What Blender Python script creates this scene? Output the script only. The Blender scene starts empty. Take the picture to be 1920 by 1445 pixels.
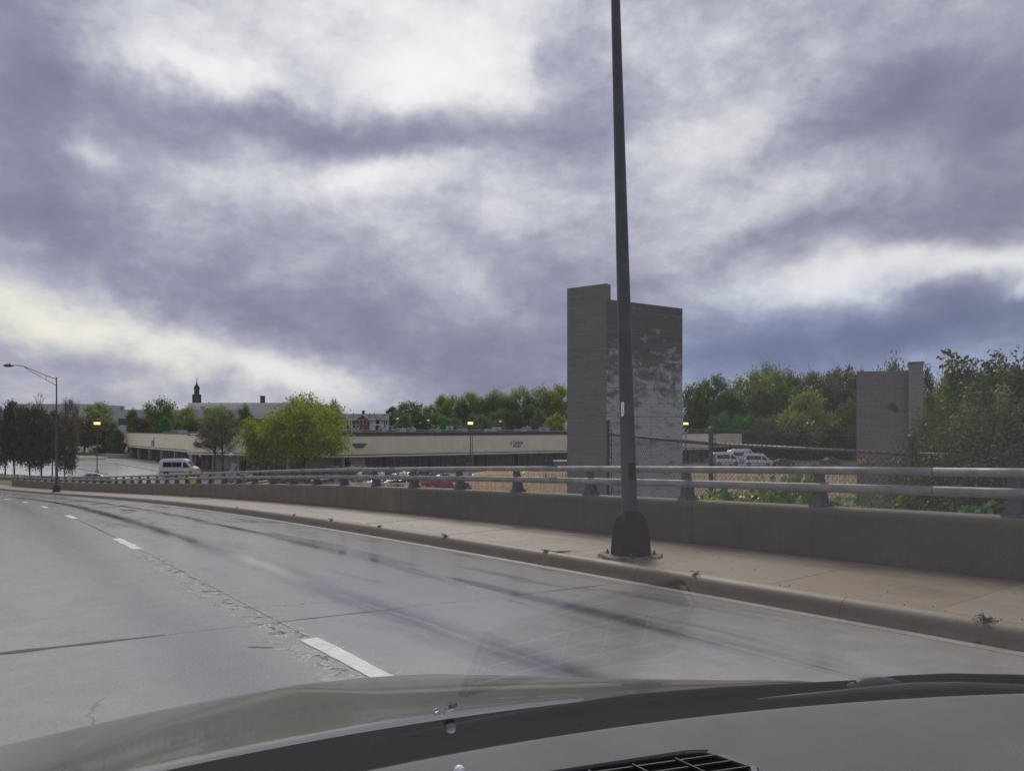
import bpy, bmesh, math, random
import numpy as np
from mathutils import Vector, Matrix

random.seed(7)
SC = bpy.context.scene
COL = SC.collection
R = math.radians
F, HOR, EYE = 1400.0, 799.0, 8.0     # focal length in photo pixels, horizon row, eye height above the car park

# ------------------------------------------------------------------ camera
cam = bpy.data.cameras.new('camera')
cam.sensor_width = 36.0
cam.lens = F / 1920.0 * 36.0
cam.shift_y = (HOR - 722.5) / 1920.0
cam.clip_start = 0.01
cam.clip_end = 6000.0
cam_o = bpy.data.objects.new('camera', cam)
cam_o.location = (0, 0, EYE)
cam_o.rotation_euler = (R(90), 0, 0)
COL.objects.link(cam_o)
SC.camera = cam_o

# ------------------------------------------------------------------ colour management
SC.view_settings.view_transform = 'Standard'
SC.view_settings.look = 'None'
SC.view_settings.exposure = 0.62
SC.view_settings.gamma = 1.0
SC.view_settings.use_curve_mapping = False
SC.cycles.max_bounces = 6
SC.cycles.transparent_max_bounces = 12

SUN_EL, SUN_AZ = 44.0, -8.0          # the bright patch of cloud ahead


class NT:
    """small helper round a node tree"""
    def __init__(self, tree):
        self.t = tree
        self.n = tree.nodes
        self.l = tree.links

    def set(self, sock, v):
        if v is None:
            return
        if isinstance(v, bpy.types.NodeSocket):
            self.l.new(v, sock)
        else:
            if isinstance(v, (tuple, list)) and len(v) == 3 and sock.type == 'RGBA':
                v = (*v, 1)
            sock.default_value = v

    def math(self, op, a, b=None, c=None, clamp=False):
        m = self.n.new('ShaderNodeMath')
        m.operation = op
        m.use_clamp = clamp
        self.set(m.inputs[0], a)
        self.set(m.inputs[1], b)
        self.set(m.inputs[2], c)
        return m.outputs[0]

    def noise(self, vec, scale, detail=4, rough=.55, dist=0.0, out='Fac'):
        m = self.n.new('ShaderNodeTexNoise')
        self.set(m.inputs['Vector'], vec)
        m.inputs['Scale'].default_value = scale
        m.inputs['Detail'].default_value = detail
        m.inputs['Roughness'].default_value = rough
        m.inputs['Distortion'].default_value = dist
        return m.outputs[out]

    def ramp(self, fac, stops, interp='LINEAR'):
        m = self.n.new('ShaderNodeValToRGB')
        m.color_ramp.interpolation = interp
        el = m.color_ramp.elements
        while len(el) < len(stops):
            el.new(0.5)
        for e, (p, c) in zip(el, stops):
            e.position = p
            if not isinstance(c, (tuple, list)):
                c = (c, c, c)
            e.color = (*c, 1)
        self.set(m.inputs[0], fac)
        return m.outputs[0]

    def mix(self, fac, a, b, blend='MIX'):
        m = self.n.new('ShaderNodeMix')
        m.data_type = 'RGBA'
        m.blend_type = blend
        self.set(m.inputs[0], fac)
        self.set(m.inputs[6], a)
        self.set(m.inputs[7], b)
        return m.outputs[2]

    def maprange(self, v, a, b, c=0.0, d=1.0, smooth=False):
        m = self.n.new('ShaderNodeMapRange')
        if smooth:
            m.interpolation_type = 'SMOOTHSTEP'
        self.set(m.inputs[0], v)
        for i, x in enumerate((a, b, c, d)):
            m.inputs[i + 1].default_value = x
        return m.outputs[0]

    def mapping(self, vec, scale=(1, 1, 1), loc=(0, 0, 0), rot=(0, 0, 0)):
        m = self.n.new('ShaderNodeMapping')
        self.set(m.inputs[0], vec)
        m.inputs['Location'].default_value = loc
        m.inputs['Rotation'].default_value = rot
        m.inputs['Scale'].default_value = scale
        return m.outputs[0]

    def sep(self, v):
        m = self.n.new('ShaderNodeSeparateXYZ')
        self.set(m.inputs[0], v)
        return m.outputs

    def comb(self, x, y, z):
        m = self.n.new('ShaderNodeCombineXYZ')
        for i, v in enumerate((x, y, z)):
            self.set(m.inputs[i], v)
        return m.outputs[0]


# ------------------------------------------------------------------ sky: Nishita air behind a layer of broken storm cloud
def build_world():
    w = bpy.data.worlds.new('World')
    SC.world = w
    w.use_nodes = True
    t = NT(w.node_tree)
    bg = t.n['Background']
    sky = t.n.new('ShaderNodeTexSky')
    sky.sky_type = 'NISHITA'
    sky.sun_disc = False
    sky.sun_elevation = R(SUN_EL)
    sky.sun_rotation = R(SUN_AZ)
    tc = t.n.new('ShaderNodeTexCoord')
    d = tc.outputs['Generated']
    x, y, z = t.sep(d)
    az = t.math('ARCTAN2', x, y)
    zc = t.math('MAXIMUM', z, 0.0)
    el = t.math('ARCSINE', zc)
    # cloud-deck coordinates: clouds flatten and crowd towards the horizon
    dz = t.math('ADD', zc, 0.16)
    plane = t.comb(t.math('DIVIDE', x, dz), t.math('DIVIDE', y, dz), 0.0)
    ang = t.comb(az, el, 0.0)
    warp = t.noise(ang, 3.2, 5, .6, out='Color')
    wx, wy, _ = t.sep(warp)
    azw = t.math('ADD', az, t.math('MULTIPLY', t.math('SUBTRACT', wx, .5), .34))
    elw = t.math('ADD', el, t.math('MULTIPLY', t.math('SUBTRACT', wy, .5), .17))
    # banks of light and dark cloud: (azimuth, elevation, width, height, tilt, amount), angles in degrees
    def px(cx, cy, rx, ry, rot, amp):
        a = math.atan((cx - 960) / F)
        e = math.atan((HOR - cy) / F * math.cos(a))
        return (a, e, rx / F * math.cos(a) ** 2, ry / F * math.cos(a), rot, amp)
    banks = [
        px(640, 40, 330, 125, 0, .50), px(930, 110, 190, 110, 15, .38), px(330, 165, 130, 45, -10, .50),
        px(250, 60, 90, 45, 0, .2), px(480, 190, 200, 30, -4, .22), px(760, 165, 160, 40, 0, .2),
        px(700, 352, 110, 36, 5, .50), px(470, 350, 130, 40, -5, .26), px(930, 370, 190, 60, -25, .26),
        px(110, 600, 210, 60, -12, .34), px(330, 655, 220, 46, -15, .34), px(600, 700, 130, 44, -12, .52),
        px(1640, 520, 270, 40, 0, .55), px(1890, 560, 30, 20, 0, .45), px(1880, 500, 130, 30, 0, .3),
        px(1260, 90, 130, 130, 0, .16), px(1420, 200, 160, 60, 30, .28), px(1470, 370, 180, 60, 25, .28),
        px(1250, 340, 130, 70, 0, .2), px(1700, 60, 200, 60, 0, .1), px(770, 470, 170, 50, -35, .16),
        px(170, 275, 60, 30, -20, .25), px(1280, 540, 110, 60, 0, .12), px(860, 560, 120, 60, 0, .05),
        px(70, 230, 120, 190, 0, -.26), px(60, 60, 90, 90, 0, -.12), px(520, 250, 300, 46, -3, -.42),
        px(800, 265, 190, 50, 0, -.28), px(230, 470, 420, 60, -16, -.24), px(620, 590, 260, 56, -12, -.22),
        px(1050, 250, 110, 50, 0, -.2), px(1150, 190, 60, 120, 0, -.12), px(1590, 260, 200, 50, 20, -.36),
        px(1850, 220, 130, 80, 10, -.34), px(1790, 390, 210, 60, 8, -.38), px(1430, 455, 130, 20, 5, -.22),
        px(1660, 625, 420, 48, 2, -.50), px(1000, 600, 200, 130, 0, -.24), px(840, 700, 300, 60, 0, -.14),
        px(1070, 80, 45, 60, 0, -.24), px(610, 60, 50, 20, 0, -.22), px(450, 712, 60, 24, 0, -.22),
        px(1500, 110, 200, 50, 10, -.10), px(1350, 620, 120, 70, 0, -.12), px(560, 330, 60, 20, 0, -.12),
        px(1700, 160, 110, 40, 20, -.14), px(200, 400, 200, 50, -10, -.10),
    ]
    total = None
    for a, e, ra, re, rot, amp in banks:
        c, s_ = math.cos(R(rot)), math.sin(R(rot))
        da = t.math('SUBTRACT', azw, a)
        de = t.math('SUBTRACT', elw, e)
        u = t.math('ADD', t.math('MULTIPLY', da, c / ra), t.math('MULTIPLY', de, s_ / ra))
        v = t.math('ADD', t.math('MULTIPLY', da, -s_ / re), t.math('MULTIPLY', de, c / re))
        r2 = t.math('ADD', t.math('MULTIPLY', u, u), t.math('MULTIPLY', v, v))
        g = t.math('MULTIPLY', t.math('EXPONENT', t.math('MULTIPLY', r2, -1.0)), amp)
        total = g if total is None else t.math('ADD', total, g)
    n1 = t.noise(plane, 1.15, 7, .58, .4)
    n2 = t.noise(t.mapping(ang, (1, 1.7, 1)), 5.5, 9, .58, .35)
    n3 = t.noise(t.mapping(ang, (1, 1.8, 1), (3, 1, 0)), 13, 8, .6, .15)
    v = t.math('ADD', total, .40)
    v = t.math('ADD', v, t.math('MULTIPLY', t.math('SUBTRACT', n1, .5), .24))
    v = t.math('ADD', v, t.math('MULTIPLY', t.math('SUBTRACT', n2, .5), .70))
    v = t.math('ADD', v, t.math('MULTIPLY', t.math('SUBTRACT', n3, .5), .46))
    n4 = t.noise(t.mapping(ang, (1, 1.5, 1), (9, 4, 0)), 34, 6, .62, .1)
    v = t.math('ADD', v, t.math('MULTIPLY', t.math('SUBTRACT', n4, .5), .24))
    v = t.math('ADD', t.math('MULTIPLY', t.math('TANH', t.math('MULTIPLY', t.math('SUBTRACT', v, .5), 2.35)), .5), .5)
    cool = t.ramp(v, [(0.0, (.125, .132, .205)), (.22, (.212, .212, .290)), (.42, (.300, .300, .372)),
                      (.60, (.398, .402, .452)), (.80, (.53, .522, .555)), (1.0, (.70, .665, .68))])
    # warm light low on the left, under the cloud
    warm = t.math('MULTIPLY', t.maprange(az, -.05, -.75, 0, 1, True), t.maprange(el, .30, .02, 0, 1, True))
    warm = t.math('MULTIPLY', warm, t.maprange(v, .35, .8, 0, 1))
    colr = t.mix(warm, cool, t.mix(1.0, cool, (1.05, 1.03, .82), 'MULTIPLY'))
    low = t.math('MULTIPLY', t.maprange(az, -.05, .35, 0, 1, True), t.maprange(el, .22, .08, 0, 1, True))
    colr = t.mix(low, colr, t.mix(1.0, colr, (.84, .95, 1.10), 'MULTIPLY'))
    gap = t.math('MULTIPLY', t.maprange(n2, .62, .80, 0, .12, True), t.maprange(v, .2, .5, 1, 0))
    air = t.mix(1.0, sky.outputs[0], (.085, .085, .085), 'MULTIPLY')
    colr = t.mix(gap, colr, air)
    ten = t.n.new('ShaderNodeVectorMath')
    ten.operation = 'SCALE'
    t.set(ten.inputs[0], colr)
    ten.inputs['Scale'].default_value = 10.0
    t.set(bg.inputs[0], ten.outputs[0])
    bg.inputs[1].default_value = 0.10
    w.cycles.sampling_method = 'MANUAL'
    w.cycles.sample_map_resolution = 512


build_world()
sun = bpy.data.lights.new('sun', 'SUN')
sun.energy = 1.5
sun.angle = R(18)
sun.color = (1.0, .95, .88)
sun_o = bpy.data.objects.new('sun', sun)
sd = Vector((math.sin(R(SUN_AZ)) * math.cos(R(SUN_EL)), math.cos(R(SUN_AZ)) * math.cos(R(SUN_EL)), math.sin(R(SUN_EL))))
sun_o.rotation_euler = sd.to_track_quat('Z', 'Y').to_euler()
COL.objects.link(sun_o)


# ------------------------------------------------------------------ helpers: placing
def at(px, py, Y):
    """world point that lies Y metres ahead and shows at a photo pixel"""
    return Vector(((px - 960) / F * Y, Y, EYE - (py - HOR) / F * Y))


def gx(px, Y):
    return (px - 960) / F * Y


def gnd(px, py, z=0.0):
    Y = (EYE - z) * F / (py - HOR)
    return Vector((gx(px, Y), Y, z))


# ------------------------------------------------------------------ helpers: materials
def mat(name, col, rough=.7, var=.18, scale=2.0, bump=0.0, bscale=40.0, metal=0.0, spec=.5, detail=5,
        streak=0.0, objrand=0.0, coords='Object', col2=None, coat=0.0, emit=None, estr=0.0, trans=0.0):
    m = bpy.data.materials.new(name)
    m.use_nodes = True
    t = NT(m.node_tree)
    b = t.n['Principled BSDF']
    tc = t.n.new('ShaderNodeTexCoord')
    v = tc.outputs[coords]
    n = t.noise(v, scale, detail, .6)
    if col2 is None:
        col2 = tuple(c * (1 - var) for c in col)
        hi = tuple(min(1, c * (1 + var)) for c in col)
    else:
        hi = col
    c = t.mix(t.maprange(n, .32, .68), col2, hi)
    if streak:
        sn = t.noise(t.mapping(v, (3.0, 3.0, .18)), 1.6, 5, .6)
        c = t.mix(t.maprange(sn, .42, .72, 0, streak), c, tuple(x * .45 for x in col))
    if objrand:
        oi = t.n.new('ShaderNodeObjectInfo')
        f = t.maprange(oi.outputs['Random'], 0, 1, 1 - objrand, 1 + objrand)
        sc = t.n.new('ShaderNodeVectorMath')
        sc.operation = 'SCALE'
        t.set(sc.inputs[0], c)
        t.set(sc.inputs['Scale'], f)
        c = sc.outputs[0]
    t.set(b.inputs['Base Color'], c)
    t.set(b.inputs['Roughness'], t.maprange(n, .3, .7, min(1, rough * 1.12), rough * .88))
    b.inputs['Metallic'].default_value = metal
    b.inputs['Specular IOR Level'].default_value = spec
    if coat:
        b.inputs['Coat Weight'].default_value = coat
        b.inputs['Coat Roughness'].default_value = .04
    if emit:
        b.inputs['Emission Color'].default_value = (*emit, 1)
        b.inputs['Emission Strength'].default_value = estr
    if bump:
        bn = t.n.new('ShaderNodeBump')
        bn.inputs['Strength'].default_value = bump
        bn.inputs['Distance'].default_value = .01
        t.set(bn.inputs['Height'], t.noise(v, bscale, 4, .6))
        t.set(b.inputs['Normal'], bn.outputs[0])
    return m


def leaf_mat(name, col, hi, trans=.35):
    m = bpy.data.materials.new(name)
    m.use_nodes = True
    t = NT(m.node_tree)
    b = t.n['Principled BSDF']
    out = t.n['Material Output']
    g = t.n.new('ShaderNodeNewGeometry')
    tc = t.n.new('ShaderNodeTexCoord')
    n = t.noise(tc.outputs['Object'], .9, 3, .6)
    k = t.math('ADD', t.math('MULTIPLY', g.outputs['Random Per Island'], .55), t.math('MULTIPLY', t.maprange(n, .3, .7), .45))
    c = t.mix(k, tuple(x for x in col), hi)
    t.set(b.inputs['Base Color'], c)
    b.inputs['Roughness'].default_value = .55
    b.inputs['Specular IOR Level'].default_value = .25
    tr = t.n.new('ShaderNodeBsdfTranslucent')
    t.set(tr.inputs[0], t.mix(1.0, c, (1.35, 1.3, .6), 'MULTIPLY'))
    mx = t.n.new('ShaderNodeMixShader')
    mx.inputs[0].default_value = trans
    t.l.new(b.outputs[0], mx.inputs[1])
    t.l.new(tr.outputs[0], mx.inputs[2])
    t.l.new(mx.outputs[0], out.inputs[0])
    return m


def road_material():
    """wet concrete carriageway; UV = metres along and across the road"""
    m = bpy.data.materials.new('wet_concrete_road')
    m.use_nodes = True
    t = NT(m.node_tree)
    b = t.n['Principled BSDF']
    tc = t.n.new('ShaderNodeTexCoord')
    uv = tc.outputs['UV']
    s, d, _ = t.sep(uv)
    fine = t.noise(uv, 55, 5, .7)
    mid = t.noise(uv, 3.0, 6, .62)
    big = t.noise(t.mapping(uv, (.12, .5, 1)), 1.0, 5, .6)
    long = t.noise(t.mapping(uv, (.22, 2.2, 1), (7, 3, 0)), 1.3, 6, .6, .4)
    wob = t.math('MULTIPLY', t.math('SUBTRACT', t.noise(t.mapping(uv, (.25, .25, 1)), 1.2, 4, .6), .5), .35)
    dd = t.math('ADD', d, wob)

    def track(c, wdt):
        q = t.math('DIVIDE', t.math('SUBTRACT', dd, c), wdt)
        return t.math('EXPONENT', t.math('MULTIPLY', t.math('MULTIPLY', q, q), -1.0))
    wet = t.math('MULTIPLY', track(5.08, .18), t.maprange(long, .26, .46, 0, 1, True))
    wet = t.math('MAXIMUM', wet, t.math('MULTIPLY', track(3.62, .14), t.maprange(long, .34, .54, 0, .9, True)))
    puddle = t.math('MULTIPLY', t.maprange(t.noise(t.mapping(uv, (.20, .95, 1), (2, 9, 0)), 1.5, 5, .55, .2), .52, .68, 0, .55, True),
                    t.maprange(d, 6.2, 5.2, 0, 1))
    wet = t.math('MAXIMUM', wet, puddle)
    worn = t.math('MAXIMUM', track(6.80, .38), track(9.1, .42))
    worn = t.math('MULTIPLY', worn, t.maprange(big, .3, .7, .55, 1))
    base = t.mix(t.maprange(mid, .3, .7), (.27, .256, .236), (.39, .374, .346))
    base = t.mix(t.math('MULTIPLY', worn, .75), base, (.12, .115, .108))
    base = t.mix(t.maprange(fine, .54, .70, 0, .6), base, (.42, .41, .39))
    base = t.mix(t.maprange(fine, .44, .28, 0, .6), base, (.10, .10, .10))
    base = t.mix(t.math('MULTIPLY', wet, .80), base, (.07, .07, .08))
    oil = t.maprange(t.noise(t.mapping(uv, (.9, 1.4, 1), (4, 4, 0)), 2.3, 3, .5), .70, .76, 0, .45)
    base = t.mix(oil, base, (.07, .066, .062))
    # broken, spalled strip of aggregate beside the lane line
    sp = t.math('MULTIPLY', track(6.12, .20), t.maprange(s, 9.6, 8.6, 0, 1))
    vor = t.n.new('ShaderNodeTexVoronoi')
    t.set(vor.inputs['Vector'], uv)
    vor.inputs['Scale'].default_value = 22
    spn = t.math('MULTIPLY', sp, t.maprange(t.noise(uv, 9, 6, .7, .6), .50, .58, 0, 1))
    base = t.mix(spn, base, t.mix(t.maprange(vor.outputs['Distance'], .1, .5), (.14, .13, .12), (.03, .028, .026)))
    crack = t.n.new('ShaderNodeTexVoronoi')
    crack.feature = 'DISTANCE_TO_EDGE'
    t.set(crack.inputs['Vector'], t.mix(.12, t.mapping(uv, (.16, .30, 1)), t.noise(uv, 2.2, 5, .6, out='Color')))
    crack.inputs['Scale'].default_value = 1.4
    cr = t.math('MULTIPLY', t.maprange(crack.outputs['Distance'], .004, .0012, 0, .8), t.maprange(big, .5, .6, 0, 1))
    base = t.mix(cr, base, (.05, .048, .045))
    t.set(b.inputs['Base Color'], base)
    rg = t.math('ADD', t.maprange(mid, .3, .7, .24, .14), t.math('MULTIPLY', t.math('SUBTRACT', fine, .5), .25))
    rg = t.math('SUBTRACT', rg, t.math('MULTIPLY', wet, .16))
    rg = t.math('ADD', rg, t.math('MULTIPLY', spn, .3))
    t.set(b.inputs['Roughness'], rg)
    t.set(b.inputs['Specular IOR Level'], t.math('MULTIPLY', t.math('SUBTRACT', 1.0, t.math('MULTIPLY', spn, .9)), .9))
    h = t.math('ADD', t.math('MULTIPLY', fine, .5), t.math('MULTIPLY', spn, -1.2))
    h = t.math('ADD', h, t.math('MULTIPLY', t.noise(uv, 160, 2, .6), .35))
    h = t.math('MULTIPLY', h, t.maprange(wet, 0, 1, 1, .25))
    bn = t.n.new('ShaderNodeBump')
    bn.inputs['Strength'].default_value = .5
    bn.inputs['Distance'].default_value = .003
    t.set(bn.inputs['Height'], h)
    t.set(b.inputs['Normal'], bn.outputs[0])
    return m


def parapet_material():
    m = bpy.data.materials.new('weathered_parapet_concrete')
    m.use_nodes = True
    t = NT(m.node_tree)
    b = t.n['Principled BSDF']
    tc = t.n.new('ShaderNodeTexCoord')
    uv = tc.outputs['UV']
    s, h, _ = t.sep(uv)
    n = t.noise(uv, 1.4, 6, .62)
    st = t.noise(t.mapping(uv, (6.0, .5, 1)), 1.5, 6, .6)
    far = t.maprange(s, 11.8, 13.2, 0, 1)
    dark = t.mix(t.maprange(n, .3, .7), (.074, .065, .046), (.112, .098, .070))
    tan = t.mix(t.maprange(n, .3, .7), (.125, .106, .064), (.180, .155, .102))
    c = t.mix(far, dark, tan)
    c = t.mix(t.maprange(st, .50, .75, 0, .55), c, (.045, .044, .040))
    c = t.mix(t.maprange(t.noise(uv, 11, 4, .6), .6, .8, 0, .35), c, (.16, .148, .12))
    c = t.mix(t.maprange(h, .50, .585, 0, .75), c, (.17, .152, .12))       # paler towards the coping
    c = t.mix(t.maprange(h, .07, .0, 0, .5), c, (.05, .046, .038))          # darker towards the foot
    t.set(b.inputs['Base Color'], c)
    b.inputs['Roughness'].default_value = .75
    b.inputs['Specular IOR Level'].default_value = .3
    bn = t.n.new('ShaderNodeBump')
    bn.inputs['Strength'].default_value = .5
    bn.inputs['Distance'].default_value = .006
    t.set(bn.inputs['Height'], t.noise(uv, 40, 5, .65))
    t.set(b.inputs['Normal'], bn.outputs[0])
    return m


def sidewalk_material():
    m = bpy.data.materials.new('damp_tan_sidewalk')
    m.use_nodes = True
    t = NT(m.node_tree)
    b = t.n['Principled BSDF']
    tc = t.n.new('ShaderNodeTexCoord')
    uv = tc.outputs['UV']
    s, d, _ = t.sep(uv)
    n = t.noise(t.mapping(uv, (.5, 1, 1)), 1.2, 6, .62)
    fine = t.noise(uv, 60, 4, .7)
    oi = t.n.new('ShaderNodeObjectInfo')
    c = t.mix(t.maprange(n, .3, .7), (.205, .155, .100), (.325, .258, .182))
    c = t.mix(t.maprange(fine, .55, .75, 0, .4), c, (.42, .36, .29))
    c = t.mix(t.maprange(fine, .42, .28, 0, .5), c, (.12, .095, .07))
    c = t.mix(t.maprange(oi.outputs['Random'], 0, 1, 0, .28), c, (.36, .33, .29))
    moss = t.maprange(t.noise(uv, 1.1, 5, .6), .5, .68, 0, .5)
    c = t.mix(t.math('MULTIPLY', moss, t.maprange(s, 2, -3, 0, 1)), c, (.17, .155, .055))
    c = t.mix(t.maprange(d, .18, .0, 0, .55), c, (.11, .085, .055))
    damp = t.maprange(t.noise(t.mapping(uv, (.35, 1.2, 1), (5, 5, 0)), 1.1, 6, .65, .5), .5, .66, 0, .5)
    c = t.mix(damp, c, (.135, .11, .078))
    spots = t.noise(uv, 17, 2, .5)
    c = t.mix(t.maprange(spots, .76, .80, 0, .8), c, (.03, .028, .025))
    t.set(b.inputs['Base Color'], c)
    t.set(b.inputs['Roughness'], t.maprange(n, .35, .65, .52, .34))
    b.inputs['Specular IOR Level'].default_value = .45
    bn = t.n.new('ShaderNodeBump')
    bn.inputs['Strength'].default_value = .45
    bn.inputs['Distance'].default_value = .004
    t.set(bn.inputs['Height'], fine)
    t.set(b.inputs['Normal'], bn.outputs[0])
    return m


def kerb_material():
    m = bpy.data.materials.new('dirty_kerb_concrete')
    m.use_nodes = True
    t = NT(m.node_tree)
    b = t.n['Principled BSDF']
    tc = t.n.new('ShaderNodeTexCoord')
    uv = tc.outputs['UV']
    s, d, _ = t.sep(uv)
    n = t.noise(t.mapping(uv, (.5, 1, 1)), 1.2, 6, .62)
    wob = t.math('ADD', d, t.math('MULTIPLY', t.math('SUBTRACT', t.noise(uv, 2.5, 5, .6), .5), .05))
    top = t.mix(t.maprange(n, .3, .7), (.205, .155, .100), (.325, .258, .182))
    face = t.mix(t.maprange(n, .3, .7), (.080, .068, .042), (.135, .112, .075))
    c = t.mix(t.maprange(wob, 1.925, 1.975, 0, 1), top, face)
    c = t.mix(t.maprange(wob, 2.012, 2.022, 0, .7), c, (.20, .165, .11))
    c = t.mix(t.maprange(t.noise(uv, 60, 4, .7), .42, .28, 0, .4), c, (.04, .035, .025))
    t.set(b.inputs['Base Color'], c)
    b.inputs['Roughness'].default_value = .55
    b.inputs['Specular IOR Level'].default_value = .35
    bn = t.n.new('ShaderNodeBump')
    bn.inputs['Strength'].default_value = .4
    bn.inputs['Distance'].default_value = .006
    t.set(bn.inputs['Height'], t.noise(uv, 40, 4, .6))
    t.set(b.inputs['Normal'], bn.outputs[0])
    return m


def tower_material(name, base, pale, pale_z0, pale_z1, scale=1.0, patch=1.0):
    """board-marked concrete: dark crust above, pale where the crust has come off"""
    m = bpy.data.materials.new(name)
    m.use_nodes = True
    t = NT(m.node_tree)
    b = t.n['Principled BSDF']
    tc = t.n.new('ShaderNodeTexCoord')
    v = tc.outputs['Object']
    x, y, z = t.sep(v)
    hor = t.noise(t.mapping(v, (.5, .5, 7)), 1.0 * scale, 6, .62)
    def stepped(q, w):
        return t.math('MULTIPLY', t.math('FLOOR', t.math('DIVIDE', q, w)), w)
    row = stepped(z, .2)
    blk = t.comb(stepped(t.math('ADD', x, t.math('MULTIPLY', row, 1.37)), .34), y, row)
    blot = t.math('ADD', t.math('MULTIPLY', t.noise(t.mapping(v, (.9, .9, 1.9)), .85 * scale, 8, .7, .35), .72),
                  t.math('MULTIPLY', t.noise(t.mapping(blk, (.9, .9, 1.4)), 1.5 * scale, 6, .7), .28))
    cell = t.noise(blk, 37, 0, .5)
    joint = t.math('MULTIPLY', t.math('LESS_THAN', t.math('SUBTRACT', t.math('DIVIDE', z, .2), t.math('FLOOR', t.math('DIVIDE', z, .2))), .10), .30)
    fine = t.noise(v, 9, 5, .65)
    c = t.mix(t.maprange(hor, .3, .7), tuple(q * .78 for q in base), tuple(q * 1.2 for q in base))
    c = t.mix(t.maprange(cell, .3, .7, 0, .35), c, tuple(q * 1.5 for q in base))
    lim = t.maprange(z, pale_z0, pale_z1, .40, .66)
    k = t.maprange(t.math('SUBTRACT', blot, lim), -.03, .10, 0, patch)
    k = t.math('MULTIPLY', k, t.maprange(z, pale_z1 + 1.0, pale_z1 - 1.0, 0, 1))
    c = t.mix(k, c, t.mix(t.maprange(fine, .3, .7), pale, tuple(q * 1.25 for q in pale)))
    c = t.mix(t.maprange(fine, .42, .25, 0, .45), c, tuple(q * .5 for q in base))
    drip = t.noise(t.mapping(v, (2.4, 2.4, .12)), 1.0, 5, .6)
    c = t.mix(t.maprange(drip, .55, .75, 0, .45), c, tuple(q * .55 for q in base))
    c = t.mix(joint, c, tuple(q * .5 for q in base))
    t.set(b.inputs['Base Color'], c)
    b.inputs['Roughness'].default_value = .85
    b.inputs['Specular IOR Level'].default_value = .25
    bn = t.n.new('ShaderNodeBump')
    bn.inputs['Strength'].default_value = .5
    bn.inputs['Distance'].default_value = .03
    t.set(bn.inputs['Height'], t.math('ADD', hor, fine))
    t.set(b.inputs['Normal'], bn.outputs[0])
    return m


def glass_material():
    m = bpy.data.materials.new('windshield_glass')
    m.use_nodes = True
    t = NT(m.node_tree)
    out = t.n['Material Output']
    t.n.remove(t.n['Principled BSDF'])
    fr = t.n.new('ShaderNodeFresnel')
    fr.inputs[0].default_value = 1.5
    tr = t.n.new('ShaderNodeBsdfTransparent')
    tr.inputs[0].default_value = (.965, .985, .97, 1)
    gl = t.n.new('ShaderNodeBsdfGlossy')
    gl.inputs['Roughness'].default_value = .004
    gl.inputs['Color'].default_value = (1, 1, 1, 1)
    mx = t.n.new('ShaderNodeMixShader')
    t.set(mx.inputs[0], t.math('MINIMUM', t.math('MULTIPLY', fr.outputs[0], 1.7), .25))
    t.l.new(tr.outputs[0], mx.inputs[1])
    t.l.new(gl.outputs[0], mx.inputs[2])
    t.l.new(mx.outputs[0], out.inputs[0])
    return m


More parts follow.
